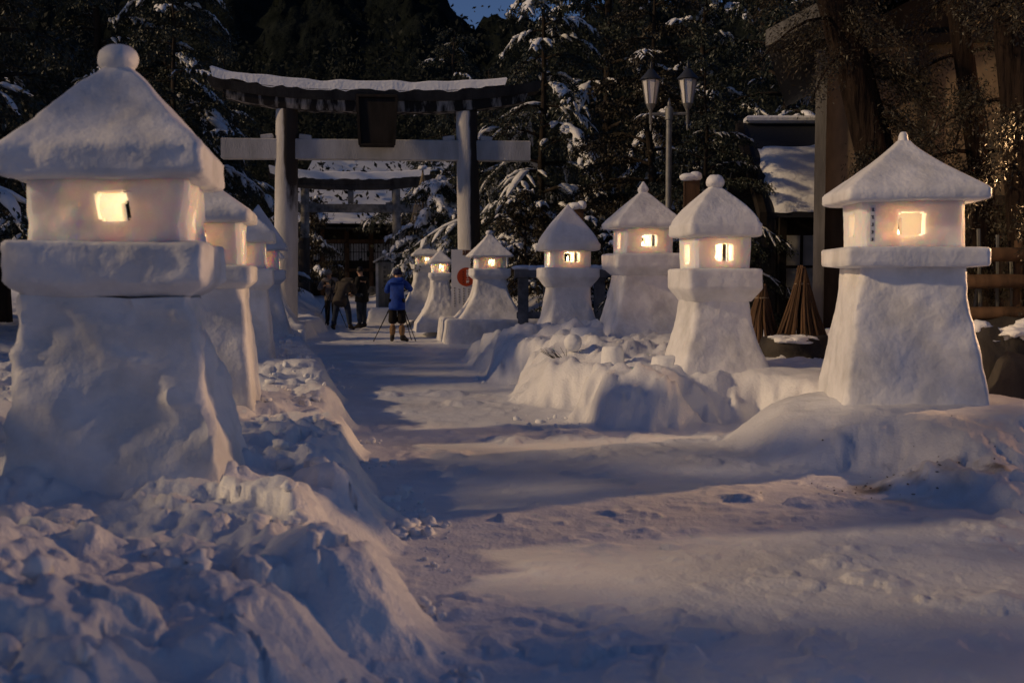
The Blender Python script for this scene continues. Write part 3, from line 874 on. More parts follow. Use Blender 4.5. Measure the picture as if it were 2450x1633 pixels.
        e = nb_ + (ns_ - 1) * 6
        f.append((e + 3, e + 2, e + 1, e)); f.append((e + 5, e + 4, e + 3, e))
        SF += f; nb_ += ns_ * 6
    sm = mesh_np('bough_snow', np.concatenate(SV), np.array(SF)) if SV else None
    tm = bpy.data.meshes.new('trunk'); tm.from_pydata(tr.v, [], tr.f); tm.update()
    return tm, cm, sm


PROTO = {
    'broad': tree_proto(9.5, 3.3, 0.7, 40, 34000, 0.10, 3, droop=0.42, snow=0.16, rise=0.45, snow_size=0.8),
    'broad2': tree_proto(11.0, 3.6, 0.9, 42, 36000, 0.105, 5, droop=0.55, snow=0.22, rise=0.5),
    'laden': tree_proto(12.0, 3.9, 0.9, 44, 32000, 0.10, 8, droop=0.75, snow=0.8, rise=0.42, snow_size=1.7),
    'tall': tree_proto(15.0, 4.8, 3.6, 44, 40000, 0.13, 12, droop=0.55, snow=0.45, trunk_r=0.24, rise=0.35, snow_size=1.1),
    'cedar': tree_proto(13.0, 3.4, 3.4, 34, 26000, 0.10, 15, droop=0.70, snow=0.20, trunk_r=0.25, rise=0.3, thin=0.3),
    'shrub': tree_proto(2.6, 1.5, 0.25, 26, 9000, 0.075, 18, droop=0.5, snow=0.5, trunk_r=0.06, rise=0.7, snow_size=1.3),
    'laden_shrub': tree_proto(2.9, 1.9, 0.3, 30, 8000, 0.08, 21, droop=0.6, snow=1.0, trunk_r=0.07, rise=0.65, snow_size=2.0),
}


def tree(kind, x, y, label, rz=0.0, sc=1.0, scz=None, leafmat='leaf', name='evergreen_tree', cat='tree', group='trees around the shrine path', barkm='dark_bark', z=None):
    tm, cm, sm = PROTO[kind]
    root = empty(name, (x, y, gz(x, y) - 0.05 if z is None else z), R(rz), label, cat, group)
    root.scale = (sc, sc, scz or sc)
    def child(nm, me, m):
        if me is None: return
        if not me.materials:
            me.materials.append(MATS[m]); me.polygons.foreach_set('use_smooth', np.ones(len(me.polygons), bool))
        o = bpy.data.objects.new(nm, me); o.parent = root; col.objects.link(o)
        o.material_slots[0].link = 'OBJECT'; o.material_slots[0].material = MATS[m]
    child('trunk', tm, barkm); child('crown', cm, leafmat); child('bough_snow', sm, 'tree_snow')
    return root


# left of the path, nearest first
tree('laden', -9.3, 15.3, 'snowy branched tree at the left edge behind the largest lantern', 205, 0.8)
tree('broad2', -9.2, 20.5, 'dense evergreen tree left of the torii behind the third lantern', 95, 1.0)
tree('broad', -10.6, 36.0, 'evergreen tree right behind the left end of the torii lintel', 200, 1.05)
tree('broad2', -14.0, 20.0, 'dark evergreen tree in the left background behind the ball finial', 140, 1.1)
tree('tall', -14.2, 39.5, 'tall evergreen tree rising behind the left half of the torii', 10, 1.0)
tree('laden', -11.6, 38.5, 'snow laden tree with drooping white boughs above the torii lintel', 40, 1.15)
tree('broad', -12.6, 47.0, 'evergreen tree hanging over the left pillar of the far torii', 70, 0.95)
tree('tall', -19.0, 40.0, 'tall dark tree at the far upper left of the picture', 160, 1.1)
# right of the path
tree('laden', 0.9, 33.8, 'snow laden tree directly behind the right torii pillar', 15, 0.95)
tree('broad', 3.6, 29.6, 'evergreen tree behind the stout pointed snow lantern', 120, 0.95, leafmat='leaf_brown')
tree('broad2', 6.4, 27.0, 'dense evergreen tree behind the twin street lamp', 250, 1.0)
tree('broad', 9.0, 30.5, 'evergreen tree right of the street lamp behind the shed', 30, 1.15)
tree('tall', 3.2, 38.5, 'tall evergreen tree rising behind the right lintel end', 190, 1.05)
tree('laden', 5.6, 34.0, 'snowy tree seen between the lintel end and street lamp', 290, 1.0)
tree('tall', 11.5, 37.0, 'tall tree in the dark sky above the snowy shed roof', 60, 1.1)
tree('broad', -1.0, 50.0, 'evergreen tree behind the rope cone beyond the torii', 130, 1.0)
tree('broad2', -14.5, 58.0, 'evergreen tree left of the far torii gate', 10, 1.1)
tree('tall', -3.2, 66.0, 'tall dark tree right of the far torii gate', 77, 1.0)
tree('cedar', 13.5, 21.0, 'dark cedar above the roof at the upper right', 15, 1.1, barkm='bark')
# shrubs
sg = 'snowy shrubs around the shrine path'
tree('laden_shrub', -2.6, 37.5, 'rounded shrub buried in snow left of the far round window lantern', 0, 1.25, 1.5, name='snow_laden_shrub', cat='shrub', group=sg)
tree('laden_shrub', 0.0, 38.5, 'shrub heaped with snow behind the right torii pillar base', 140, 1.2, 1.35, name='snow_laden_shrub', cat='shrub', group=sg)
tree('shrub', 0.35, 28.9, 'dark shrub reaching in front of the right torii pillar', 50, 0.95, 1.25, leafmat='leaf_brown', name='evergreen_shrub', cat='shrub', group=sg)
tree('shrub', 1.9, 25.6, 'evergreen shrub behind the plinth lantern and stone fence', 200, 1.05, 1.1, name='evergreen_shrub', cat='shrub', group=sg)
tree('broad2', 3.85, 22.7, 'small evergreen tree right behind the amber lit lantern', 310, 0.55)
tree('shrub', -6.9, 32.0, 'dark shrub at the foot of the left torii pillar', 30, 0.7, 0.9, name='evergreen_shrub', cat='shrub', group=sg)
tree('shrub', -6.3, 72.0, 'shrub in front of the shrine hall', 100, 1.5, 2.0, leafmat='leaf_brown', name='evergreen_shrub', cat='shrub', group=sg)
tree('shrub', -12.4, 70.5, 'bare brown shrub left of the shrine hall door', 10, 1.6, 2.4, leafmat='leaf_brown', name='evergreen_shrub', cat='shrub', group=sg)

# right-hand trunks standing close behind the pagoda roofed lantern
def big_trunk(label, pts, radii, ncl, seed, zc, spread, leafn):
    root = empty('cedar_tree', pts[0], 0, label, 'tree', 'cedar trunks by the warehouse')
    p0 = Vector(pts[0])
    P = [Vector(p) - p0 for p in pts]
    P = [P[0] - Vector((0, 0, 0.4))] + P
    # deep vertical ridges in the bark
    n = 28; V = []; Fs = []
    rs = np.random.default_rng(seed)
    ridge = 1 + 0.10 * rs.normal(size=n)
    dense = []
    rad = [radii[0] * 1.25] + list(radii)
    for i in range(len(P) - 1):
        for k in range(10):
            t = k / 10
            dense.append((P[i].lerp(P[i + 1], t), rad[i] * (1 - t) + rad[i + 1] * t))
    dense.append((P[-1], rad[-1]))
    for i, (p, r) in enumerate(dense):
        for k in range(n):
            a = 2 * math.pi * k / n
            rr = r * ridge[k] * (1 + 0.06 * vnoise(np.array([k * 0.7]), np.array([i * 0.35]))[0])
            V.append((p.x + rr * math.cos(a), p.y + rr * math.sin(a), p.z))
    for i in range(len(dense) - 1):
        for k in range(n):
            Fs.append((i * n + k, i * n + (k + 1) % n, (i + 1) * n + (k + 1) % n, (i + 1) * n + k))
    MB().add(V, Fs).build('trunk', 'bark', root, True)
    # boughs and foliage up the stem
    br = MB(); LP = []; LD = []
    for q in range(ncl):
        f = rs.uniform(zc, 1.0)
        i = min(int(f * (len(dense) - 1)), len(dense) - 2)
        p = np.array(dense[i][0])
        az = rs.uniform(0, 2 * math.pi); L = spread * rs.uniform(0.5, 1.1)
        d = np.array([math.cos(az), math.sin(az), 0])
        ts = np.linspace(0, 1, 6)
        bp = [p + d * L * t + np.array([0, 0, L * (0.15 * t - 0.65 * t * t)]) for t in ts]
        br.tube([tuple(b) for b in bp], [0.03 * (1 - 0.8 * t) for t in ts], 5)
        m = int(leafn / ncl)
        tt = rs.uniform(0.2, 1.0, m); ii = np.minimum((tt * 5).astype(int), 4)
        bpn = np.array(bp)
        b = bpn[ii] + (bpn[ii + 1] - bpn[ii]) * (tt * 5 - ii)[:, None] + rs.normal(size=(m, 3)) * np.array([0.09, 0.09, 0.10])
        dd = d * 0.5 + rs.normal(size=(m, 3)) * 0.5 + np.array([0, 0, -0.5]); dd /= np.linalg.norm(dd, axis=1)[:, None]
        LP.append(b); LD.append(dd)
    br.build('boughs', 'bark', root)
    LP = np.concatenate(LP); LD = np.concatenate(LD)
    L = rs.uniform(0.03, 0.075, len(LP))
    link('crown', leaf_mesh(LP, LD, L, L * 0.3), 'leaf_brown', root)
    return root


big_trunk('thick leaning cedar trunk behind the pagoda roofed snow lantern', [(5.45, 14.6, 0.3), (4.78, 14.6, 2.6), (4.10, 14.6, 5.0), (3.55, 14.6, 8.2)], [0.33, 0.25, 0.22, 0.15], 34, 31, 0.55, 1.4, 26000)
big_trunk('slim dark cedar trunk right of the pagoda roofed lantern', [(6.05, 14.2, 0.3), (5.85, 14.2, 2.6), (5.45, 14.2, 5.0), (5.25, 14.2, 8.5)], [0.17, 0.13, 0.11, 0.08], 36, 37, 0.40, 1.5, 26000)
big_trunk('cedar trunk at the extreme right edge of the picture', [(6.05, 13.0, 0.3), (5.88, 13.0, 2.0), (5.62, 13.0, 4.6), (5.5, 13.0, 8.5)], [0.24, 0.20, 0.18, 0.12], 34, 41, 0.42, 1.4, 24000)

# wooded hill behind the shrine
hx = np.linspace(-170, 170, 700); ht = np.linspace(0, 1, 60)
HX, HT = np.meshgrid(hx, ht, indexing='ij')
HY = 108 + 60 * HT
dip = 5.5 * np.exp(-((HX / 108 + 0.050) / 0.020) ** 2) + 5.5 * np.exp(-((HX / 108 - 0.172) / 0.026) ** 2)
top = 34 + 4 * vnoise(HX * 0.05, HX * 0) + 1.5 * vnoise(HX * 0.3, HX * 0 + 4) - dip * 0.55
HZ = top * np.sqrt(np.clip(HT * 3.0, 0, 1)) * (1 + 0.04 * vnoise(HX * 0.4, HT * 9)) - 0.6 + (1.3 * np.abs(vnoise(HX * 0.9, HY * 0.7)) + 0.7 * vnoise(HX * 2.2, HY * 1.6)) * (HT > 0.05)
ii = np.arange(HX.size).reshape(HX.shape)
hq = np.stack([ii[:-1, :-1], ii[1:, :-1], ii[1:, 1:], ii[:-1, 1:]], -1).reshape(-1, 4)
tag(link('hill', mesh_np('hill', np.stack([HX, HY, HZ], -1).reshape(-1, 3), hq), 'wooded_hill', None, True), kind='structure')
# far wood closing the view
rs = np.random.default_rng(77)
nw = 90000
th = rs.uniform(-0.75, 0.75, nw); dd_ = rs.uniform(70, 105, nw)
wx = th * dd_; wy = dd_
topz = 15 + 9 * vnoise(wx * 0.10, wy * 0.02) + 4 * vnoise(wx * 0.31, wy * 0.05)
gap = np.minimum(np.abs(wx / wy + 0.047) / 0.022, np.abs(wx / wy - 0.175) / 0.03)
topz = np.minimum(topz, 15); topz = np.where(gap < 99, topz + 3, topz)
wz = topz * rs.uniform(0, 1, nw) ** 0.75
D_ = rs.normal(size=(nw, 3)); D_[:, 2] -= 0.5; D_ /= np.linalg.norm(D_, axis=1)[:, None]
L_ = rs.uniform(0.22, 0.5, nw)
tag(link('distant_wood', leaf_mesh(np.stack([wx, wy, wz], 1), D_, L_, L_ * 0.5), 'leaf_far'), 'dark distant wood of evergreens closing the view behind the shrine', 'wood', kind='stuff')

# ------------------------------------------------------------------ shrine hall far behind the gates
sh = empty('shrine_hall', (-8.9, 79.0, 0.0), R(6), 'dark wooden shrine hall with snowy roof behind the far torii', 'shrine')
MB().box((0, 0, 2.3), (13.0, 6.0, 4.6)).build('wall', 'wood_dark', sh)
def hip_roof(hx, hy, z0, rx, ry, z1, sag=0.5, n=10):
    V = []; Fs = []
    for i in range(n + 1):
        t = i / n
        q = t ** 0.8
        V += [(-(hx + (rx - hx) * q), -(hy + (ry - hy) * q), z0 + (z1 - z0) * t ** 1.5), ((hx + (rx - hx) * q), -(hy + (ry - hy) * q), z0 + (z1 - z0) * t ** 1.5), ((hx + (rx - hx) * q), (hy + (ry - hy) * q), z0 + (z1 - z0) * t ** 1.5), (-(hx + (rx - hx) * q), (hy + (ry - hy) * q), z0 + (z1 - z0) * t ** 1.5)]
    for i in range(n):
        for k in range(4):
            Fs.append((i * 4 + k, i * 4 + (k + 1) % 4, i * 4 + 4 + (k + 1) % 4, i * 4 + 4 + k))
    Fs.append((3, 2, 1, 0)); Fs.append((n * 4, n * 4 + 1, n * 4 + 2, n * 4 + 3))
    return V, Fs
rf = MB().add(*hip_roof(8.4, 5.2, 4.4, 4.6, 0.35, 9.0)).build('roof', 'roof_tile', sh, True, 40)
MB().add(*hip_roof(8.2, 5.05, 4.72, 4.7, 0.45, 9.35)).build('roof_snow', 'tree_snow', rf, True, 40)
MB().box((0, 0, 9.45), (9.6, 0.7, 0.7), bev=0.05).build('ridge', 'roof_tile', rf)
for k in range(8):
    xk = -5.6 + 1.6 * k
    MB().box((xk, -3.06, 2.3), (0.28, 0.2, 4.5)).build('post', 'wood_brown', sh)
MB().box((0, -3.08, 3.62), (12.6, 0.16, 0.25)).build('lintel', 'wood_brown', sh)
MB().box((0, -3.08, 1.72), (12.6, 0.16, 0.2)).build('sill_beam', 'wood_brown', sh)
for k in range(7):
    w = MB().box((-4.8 + 1.6 * k, -3.03, 2.9), (1.22, 0.05, 1.1)).build('window', 'white_panel', sh)
    lat = MB()
    for j in range(7):
        lat.box((-4.8 + 1.6 * k - 0.54 + 0.18 * j, -3.07, 2.9), (0.05 if j not in (2,) else 0.02, 0.04, 1.1))
    lat.box((-4.8 + 1.6 * k, -3.072, 2.9), (1.22, 0.03, 0.05))
    lat.build('lattice', 'wood_dark', w)
st = MB()
for k in range(3): st.box((0, -3.6 - 0.4 * (2 - k) , 0.12 + 0.2 * k), (4.2, 0.42, 0.24))
st.build('steps', 'stone_grey', sh)

# ------------------------------------------------------------------ snowy shed and warehouse on the right
shed = empty('shed', (6.3, 22.6, 0.25), 0, 'low timber shed with blue snow on its steep roof', 'shed')
z_e, z_r = 2.45, 4.40
MB().box((0.35, 2.0, 1.15), (2.75, 3.6, 2.7)).build('wall', 'wood_dark', shed)
def slab(x0, x1, ya, za, yb, zb, th):
    V = [(x0, ya, za), (x1, ya, za), (x1, yb, zb), (x0, yb, zb), (x0, ya, za + th), (x1, ya, za + th), (x1, yb, zb + th), (x0, yb, zb + th)]
    return V, [(3, 2, 1, 0), (4, 5, 6, 7), (0, 1, 5, 4), (1, 2, 6, 5), (2, 3, 7, 6), (3, 0, 4, 7)]
rf = MB().add(*slab(-1.42, 2.3, -0.65, z_e - 0.06, 1.75, z_r, 0.10)).build('roof', 'roof_tile', shed)
MB().add(*slab(-1.42, 2.3, 1.752, z_r, 4.2, z_e, 0.10)).build('roof_back', 'roof_tile', rf)
# the snow sheet, slid part way down
V = []; Fs = []
nx_, ny_ = 26, 18
for i in range(nx_ + 1):
    for j in range(ny_ + 1):
        u, v = i / nx_, j / ny_
        t0 = -0.02 + 0.03 * vnoise(np.array([i * 0.6]), np.array([1.0]))[0]; t1 = 0.70 + 0.03 * vnoise(np.array([i * 0.5]), np.array([5.0]))[0]
        t = t0 + (t1 - t0) * v
        x = -1.28 + 3.5 * u + (0.05 * vnoise(np.array([j * 0.7]), np.array([8.0]))[0] if i == 0 else 0)
        ed = min(1, min(u, 1 - u) * 9, min(v, 1 - v) * 8 + 0.0)
        V.append((x, -0.65 + 2.4 * t, z_e - 0.06 + (z_r - z_e + 0.06) * t + 0.105 + 0.20 * math.sqrt(max(0, ed)) + 0.012 * vnoise(np.array([x * 2.0]), np.array([t * 6]))[0]))
for i in range(nx_):
    for j in range(ny_):
        Fs.append((i * (ny_ + 1) + j, (i + 1) * (ny_ + 1) + j, (i + 1) * (ny_ + 1) + j + 1, i * (ny_ + 1) + j + 1))
MB().add(V, Fs).build('roof_snow', 'tree_snow', rf, True)
MB().box((0.44, 1.75, z_r + 0.16), (3.6, 0.34, 0.16), bev=0.05).build('ridge_snow', 'tree_snow', rf, True, 40)
for s in (0,):
    MB().add(*slab(-1.56, -1.425, -0.75, z_e - 0.22, 1.75, z_r - 0.10, 0.26)).build('bargeboard', 'wood_dark', rf)
for k in range(4):
    MB().box((-0.95 + 0.85 * k, -0.02, 1.15), (0.14, 0.14, 2.6)).build('post', 'wood_dark', shed)
for k in range(3):
    w = MB().box((-0.53 + 0.85 * k, 0.17, 1.45), (0.66, 0.05, 1.25)).build('window', 'white_panel', shed)
    MB().box((-0.53 + 0.85 * k, 0.13, 1.45), (0.66, 0.04, 0.05)).box((-0.53 + 0.85 * k, 0.131, 1.45), (0.05, 0.04, 1.25)).build('window_bars', 'wood_dark', w)

wh = empty('warehouse', (4.78, 18.0, 0.25), R(-16), 'tall plastered timber warehouse with a dark gable at upper right', 'warehouse')
MB().box((3.6, 2.6, 1.2), (7.0, 5.0, 2.4)).build('lower_wall', 'wood_dark', wh)
MB().box((3.6, 2.6, 3.65), (6.96, 4.96, 2.5)).build('wall', 'plaster', wh)
MB().add([(0.1, 0.13, 4.9), (7.1, 0.13, 4.9), (3.6, 0.13, 6.6), (0.1, 5.0, 4.9), (7.1, 5.0, 4.9), (3.6, 5.0, 6.6)], [(0, 1, 2), (5, 4, 3), (0, 2, 5, 3), (1, 4, 5, 2), (0, 3, 4, 1)]).build('gable_wall', 'wood_dark', wh)
rfw = empty_r = MB().add([(-0.75, -0.8, 4.78), (3.6, -0.8, 6.9), (3.6, 6.0, 6.9), (-0.75, 6.0, 4.78), (-0.75, -0.8, 4.95), (3.6, -0.8, 7.08), (3.6, 6.0, 7.08), (-0.75, 6.0, 4.95)],
        [(3, 2, 1, 0), (4, 5, 6, 7), (0, 1, 5, 4), (1, 2, 6, 5), (2, 3, 7, 6), (3, 0, 4, 7)]).build('roof', 'roof_tile', wh)
MB().add([(3.61, -0.8, 6.9), (8.0, -0.8, 4.78), (8.0, 6.0, 4.78), (3.61, 6.0, 6.9), (3.61, -0.8, 7.08), (8.0, -0.8, 4.95), (8.0, 6.0, 4.95), (3.61, 6.0, 7.08)],
         [(3, 2, 1, 0), (4, 5, 6, 7), (0, 1, 5, 4), (1, 2, 6, 5), (2, 3, 7, 6), (3, 0, 4, 7)]).build('roof_slope', 'roof_tile', rfw)
MB().add([(-0.75, -0.86, 4.74), (3.6, -0.86, 6.86), (3.6, -0.805, 6.86), (-0.75, -0.805, 4.74), (-0.75, -0.86, 4.98), (3.6, -0.86, 7.1), (3.6, -0.805, 7.1), (-0.75, -0.805, 4.98)],
         [(3, 2, 1, 0), (4, 5, 6, 7), (0, 1, 5, 4), (1, 2, 6, 5), (2, 3, 7, 6), (3, 0, 4, 7)]).build('bargeboard', 'wood_grey', rfw)
MB().box((0.06, 0.02, 2.4), (0.17, 0.17, 5.3), bev=0.01).build('corner_post', 'wood_grey', wh)
for k in (1, 2, 3, 4):
    MB().box((0.06 + 1.5 * k, 0.04, 2.4), (0.14, 0.14, 4.9), bev=0.01).build('post', 'wood_dark', wh)
MB().box((3.3, 0.01, 4.88), (8.0, 0.16, 0.16), bev=0.01).build('tie_beam', 'wood_dark', wh)
MB().box((3.6, 0.05, 2.42), (6.9, 0.16, 0.16), bev=0.01).build('middle_rail', 'wood_dark', wh)

# ------------------------------------------------------------------ twin street lamp (unlit)
lp = empty('street_lamp', (PX(1597, 20.5), 20.5, 0.25), R(-6), 'unlit twin lantern street lamp on a grey post', 'street lamp')
MB().lathe([(0.11, -0.3), (0.11, 0.5), (0.075, 0.6), (0.058, 0.7), (0.052, 4.05), (0.07, 4.06), (0.07, 4.26), (0.05, 4.28), (0.03, 4.30), (0.035, 4.34), (0.008, 4.44)], n=14).build('post', 'lamp_metal', lp, True, 40)
MB().tube([(-0.34, 0, 4.16), (0.34, 0, 4.16)], 0.028, 8).build('cross_arm', 'lamp_metal', lp, True, 40)
for s in (-1, 1):
    c = (s * 0.325, 0, 0)
    hd = MB().lathe([(0.008, 3.86), (0.022, 3.92), (0.012, 3.97), (0.030, 4.0), (0.030, 4.22), (0.045, 4.24), (0.075, 4.30), (0.085, 4.34)], c, 12).build('lamp_head', 'lamp_metal', lp, True, 40)
    gl = MB()
    prof = [(0.085, 4.342), (0.150, 4.76)]
    gl.lathe(prof, c, 6)
    gl.build('glass', 'lamp_glass', hd)
    bars = MB()
    for k in range(6):
        a = 2 * math.pi * k / 6
        bars.tube([(c[0] + 0.088 * math.cos(a), 0.088 * math.sin(a), 4.34), (c[0] + 0.154 * math.cos(a), 0.154 * math.sin(a), 4.765)], 0.011, 5)
    bars.build('glazing_bars', 'lamp_metal', hd)
    MB().lathe([(0.165, 4.755), (0.195, 4.77), (0.185, 4.79), (0.10, 4.88), (0.045, 4.95), (0.02, 4.96), (0.028, 5.0), (0.02, 5.03), (0.004, 5.09)], c, 12).build('lamp_cap', 'lamp_cap', hd, True, 40)

# ------------------------------------------------------------------ stone fence and snow capped posts behind the right lanterns
fx = empty('stone_fence', (0.15, 23.6, 0.2), R(3), 'low stone fence with snowy top rail behind the right lanterns', 'fence')
MB().box((2.2, 0, 1.36), (4.6, 0.30, 0.17), bev=0.015).build('top_rail', 'stone_grey', fx)
MB().box((2.2, 0.02, 0.50), (4.5, 0.12, 0.14), bev=0.01).build('lower_rail', 'stone_grey', fx)
for k in range(9):
    MB().box((0.08 + 0.53 * k, 0.0, 0.62), (0.21, 0.20, 1.32), bev=0.012).build('post', 'stone_grey', fx)
it = [(0.05 + 0.22 * k, 0, 1.47 + random.uniform(-0.01, 0.02), 0.20, 0.17, random.uniform(0.05, 0.09), 0) for k in range(21)]
V, Fq = blobs(it, ICO2, 0.2, 1.2)
o = link('rail_snow', mesh_np('rail_snow', V, Fq), 'tree_snow', fx, True); o['kind'] = 'stuff'
for label, px, D, topy, wpx in (('brown wooden post with a snow cap behind the stout lantern', 1382, 20.3, 500, 26), ('brown wooden signboard with a snow cap beside the ball finial', 1652, 19.0, 432, 36)):
    x = PX(px, D); zt = PZ(topy, D); g0 = gz(x, D)
    r_ = empty('wooden_post', (x, D, g0), 0, label, 'post')
    w = wpx / F * D
    MB().box((0, 0, (zt - g0) / 2 - 0.1), (w, 0.10, zt - g0 + 0.2), bev=0.01).build('board', 'wood_brown', r_)
    V, Fq = blobs([(-0.05, 0, zt - g0 + 0.045, w * 0.62, 0.13, 0.075, 0), (0.06, 0, zt - g0 + 0.055, w * 0.5, 0.12, 0.085, 0.4)], ICO3, 0.15, 1.0)
    link('snow_cap', mesh_np('snow_cap', V, Fq), 'tree_snow', r_, True)['kind'] = 'stuff'

# ------------------------------------------------------------------ stick bundles, boulders and rail fence on the right
def bundle(label, x, y, h, r, n, seed):
    rs = random.Random(seed)
    root = empty('stick_bundle', (x, y, gz(x, y) - 0.03), 0, label, 'stick bundle', 'cones of sticks tied round plants')
    for k in range(n):
        a = 2 * math.pi * k / n + rs.uniform(-0.1, 0.1)
        rr = r * rs.uniform(0.75, 1.08)
        MB().tube([(rr * math.cos(a), rr * math.sin(a), -0.05), (rr * 0.5 * math.cos(a) + rs.uniform(-.02, .02), rr * 0.5 * math.sin(a), h * 0.48), (0.045 * math.cos(a + 0.4), 0.045 * math.sin(a + 0.4), h * rs.uniform(0.92, 1.05))], [0.026, 0.022, 0.014], 6).build('stick', 'wood_brown', root)
    MB().lathe([(0.085, h * 0.80), (0.10, h * 0.815), (0.085, h * 0.83)], n=12).build('tie_rope', 'rope', root)
    return root


bundle('cone of tied brown sticks left of the pagoda roofed lantern', PX(1918, 14.6), 14.6, 1.02, 0.36, 34, 3)
bundle('cone of sticks half hidden behind the ball topped lantern', PX(1822, 14.9), 14.9, 0.80, 0.28, 24, 5)


def rock(label, x, y, s, seed, snow=True):
    root = empty('boulder', (x, y, gz(x, y)), 0, label, 'boulder', 'boulders beside the lanterns')
    bv, bf = ICO3
    n = fbm(bv[:, 0] * 1.2 + seed, bv[:, 1] * 1.2, bv[:, 2] * 1.2, 3)
    p = bv * (1 + 0.42 * n)[:, None] * np.array(s); p[:, 2] += s[2] * 0.2
    link('stone', mesh_np('stone', p, bf), 'stone_dark', root, True)
    if snow:
        rb = random.Random(seed)
        V, Fq = blobs([(rb.uniform(-0.6, 0.6) * s[0], rb.uniform(-0.5, 0.4) * s[1], s[2] * rb.uniform(0.75, 1.0), s[0] * rb.uniform(0.3, 0.6), s[1] * rb.uniform(0.3, 0.6), s[2] * rb.uniform(0.10, 0.2), rb.uniform(0, 3)) for _ in range(7)], ICO3, 0.45, 1.6)
        link('snow_cap', mesh_np('snow_cap', V, Fq), 'clump_snow', root, True)['kind'] = 'stuff'
    return root


rock('dark boulder with a snow cap between the two right lanterns', PX(1905, 13.9), 13.9, (0.42, 0.32, 0.24), 4)
rock('black boulder at the right edge behind the pagoda roofed lantern', PX(2425, 11.6), 11.6, (0.40, 0.35, 0.45), 9, False)
rock('snow dusted boulder beside the foot of the right edge lantern', PX(2395, 12.4), 12.4, (0.45, 0.4, 0.55), 14)

rfn = empty('rail_fence', (4.75, 12.75, 0.2), R(-4), 'rough brown rail fence with leaning sticks at the right edge', 'fence')
for k, z in enumerate((0.92, 1.28, 1.58)):
    MB().tube([(-0.2, 0, z), (0.8, 0.02, z + 0.015), (1.9, 0, z - 0.01)], [0.085, 0.08, 0.085], 10, jit=0.05).build('rail', 'wood_brown', rfn, True)
for k, x in enumerate((-0.05, 0.95, 1.75)):
    MB().tube([(x, 0.14, -0.3), (x, 0.14, 1.75)], 0.06, 8).build('post', 'wood_brown', rfn, True)
for k in range(11):
    x = -0.1 + 0.18 * k; q = random.uniform(-0.18, 0.28)
    MB().tube([(x, 0.26 + 0.05 * (k % 2), 0.0), (x + q, 0.26 + 0.05 * (k % 2), random.uniform(1.45, 1.9))], 0.022, 6).build('stick', 'wood_grey', rfn)

# ------------------------------------------------------------------ banner poster in front of the right pillar
def text(body, size, m, loc, parent, name='lettering', align='CENTER', vertical=False, bold=0.0, sx=1.0):
    if vertical: body = '\n'.join(body)
    cu = bpy.data.curves.new(name, 'FONT')
    cu.body = body; cu.size = size; cu.align_x = align; cu.align_y = 'TOP'; cu.extrude = 0.002
    cu.space_line = 0.82 if vertical else 1.0
    cu.offset = bold
    cu.resolution_u = 3
    t = bpy.data.objects.new(name, cu)
    col.objects.link(t)
    dg = bpy.context.evaluated_depsgraph_get()
    me = bpy.data.meshes.new_from_object(t.evaluated_get(dg))
    bpy.data.objects.remove(t); bpy.data.curves.remove(cu)
    o = link(name, me, m, parent)
    o.location = loc; o.rotation_euler = (R(90), 0, 0); o.scale = (sx, 1, 1)
    return o


bx = PX(1114, 27.1)
bn = empty('poster_board', (bx, 27.55, gz(bx, 27.55)), R(4), 'white festival poster with a red disc beside the plinth lantern', 'poster')
gz0 = gz(bx, 27.55)
zt = PZ(597, 27.55) - gz0; zbm = PZ(757, 27.55) - gz0
pw = 0.78
MB().box((0.03, 0.02, (zt + zbm) / 2), (pw, 0.03, zt - zbm)).build('board', 'paper', bn)
for s in (-1, 1): MB().box((0.03 + s * (pw / 2 - 0.03), 0.055, (zt - 0.1) / 2 - 0.1), (0.045, 0.04, zt + 0.1)).build('leg', 'wood_grey', bn)
MB().box((0.12, 0.002, zt - 0.075), (0.42, 0.008, 0.13)).build('date_band', 'band_tan', bn)
text('2月11日', 0.125, 'ink_brown', (0.13, -0.006, zt - 0.02), bn, bold=0.004)
text('建国', 0.22, 'ink', (0.20, -0.002, zt - 0.17), bn, vertical=True, bold=0.004)
text('記念の日', 0.105, 'ink', (0.20, -0.014, zt - 0.54), bn, vertical=True)
dv = [(0.0, 0.0)]
disc = MB().lathe([(0.225, -0.004), (0.225, 0.004)], (0, 0, 0), 40).build('red_disc', 'print_red', bn)
disc.location = (0.0, 0.0, zt - 0.66); disc.rotation_euler = (R(90), 0, 0)
text('午前十一時', 0.078, 'print_white', (0.035, -0.008, zt - 0.49), bn, vertical=True, bold=0.002)
text('米沢市', 0.072, 'ink_brown', (-0.075, -0.008, zt - 0.53), bn, vertical=True) if False else None
mk_ = MB()
rr_ = random.Random(4)
for cxm, z0_, n_ in ((-0.075, zt - 0.53, 5), (-0.28, zt - 0.92, 8), (-0.17, zt - 0.95, 6), (-0.06, zt - 0.93, 7), (0.06, zt - 0.95, 5)):
    for k in range(n_):
        zc = z0_ - 0.062 * k
        if zc < zbm + 0.06: break
        for q in range(3): mk_.box((cxm + rr_.uniform(-0.006, 0.006), -0.0075 if cxm == -0.075 else 0.001, zc - 0.012 * q), (rr_.uniform(0.018, 0.036), 0.003, 0.0055))
        mk_.box((cxm + rr_.uniform(-0.01, 0.01), -0.008 if cxm == -0.075 else 0.0005, zc - 0.012), (0.006, 0.003, 0.038))
mk_.build('small_print', 'ink', bn)['kind'] = 'stuff'

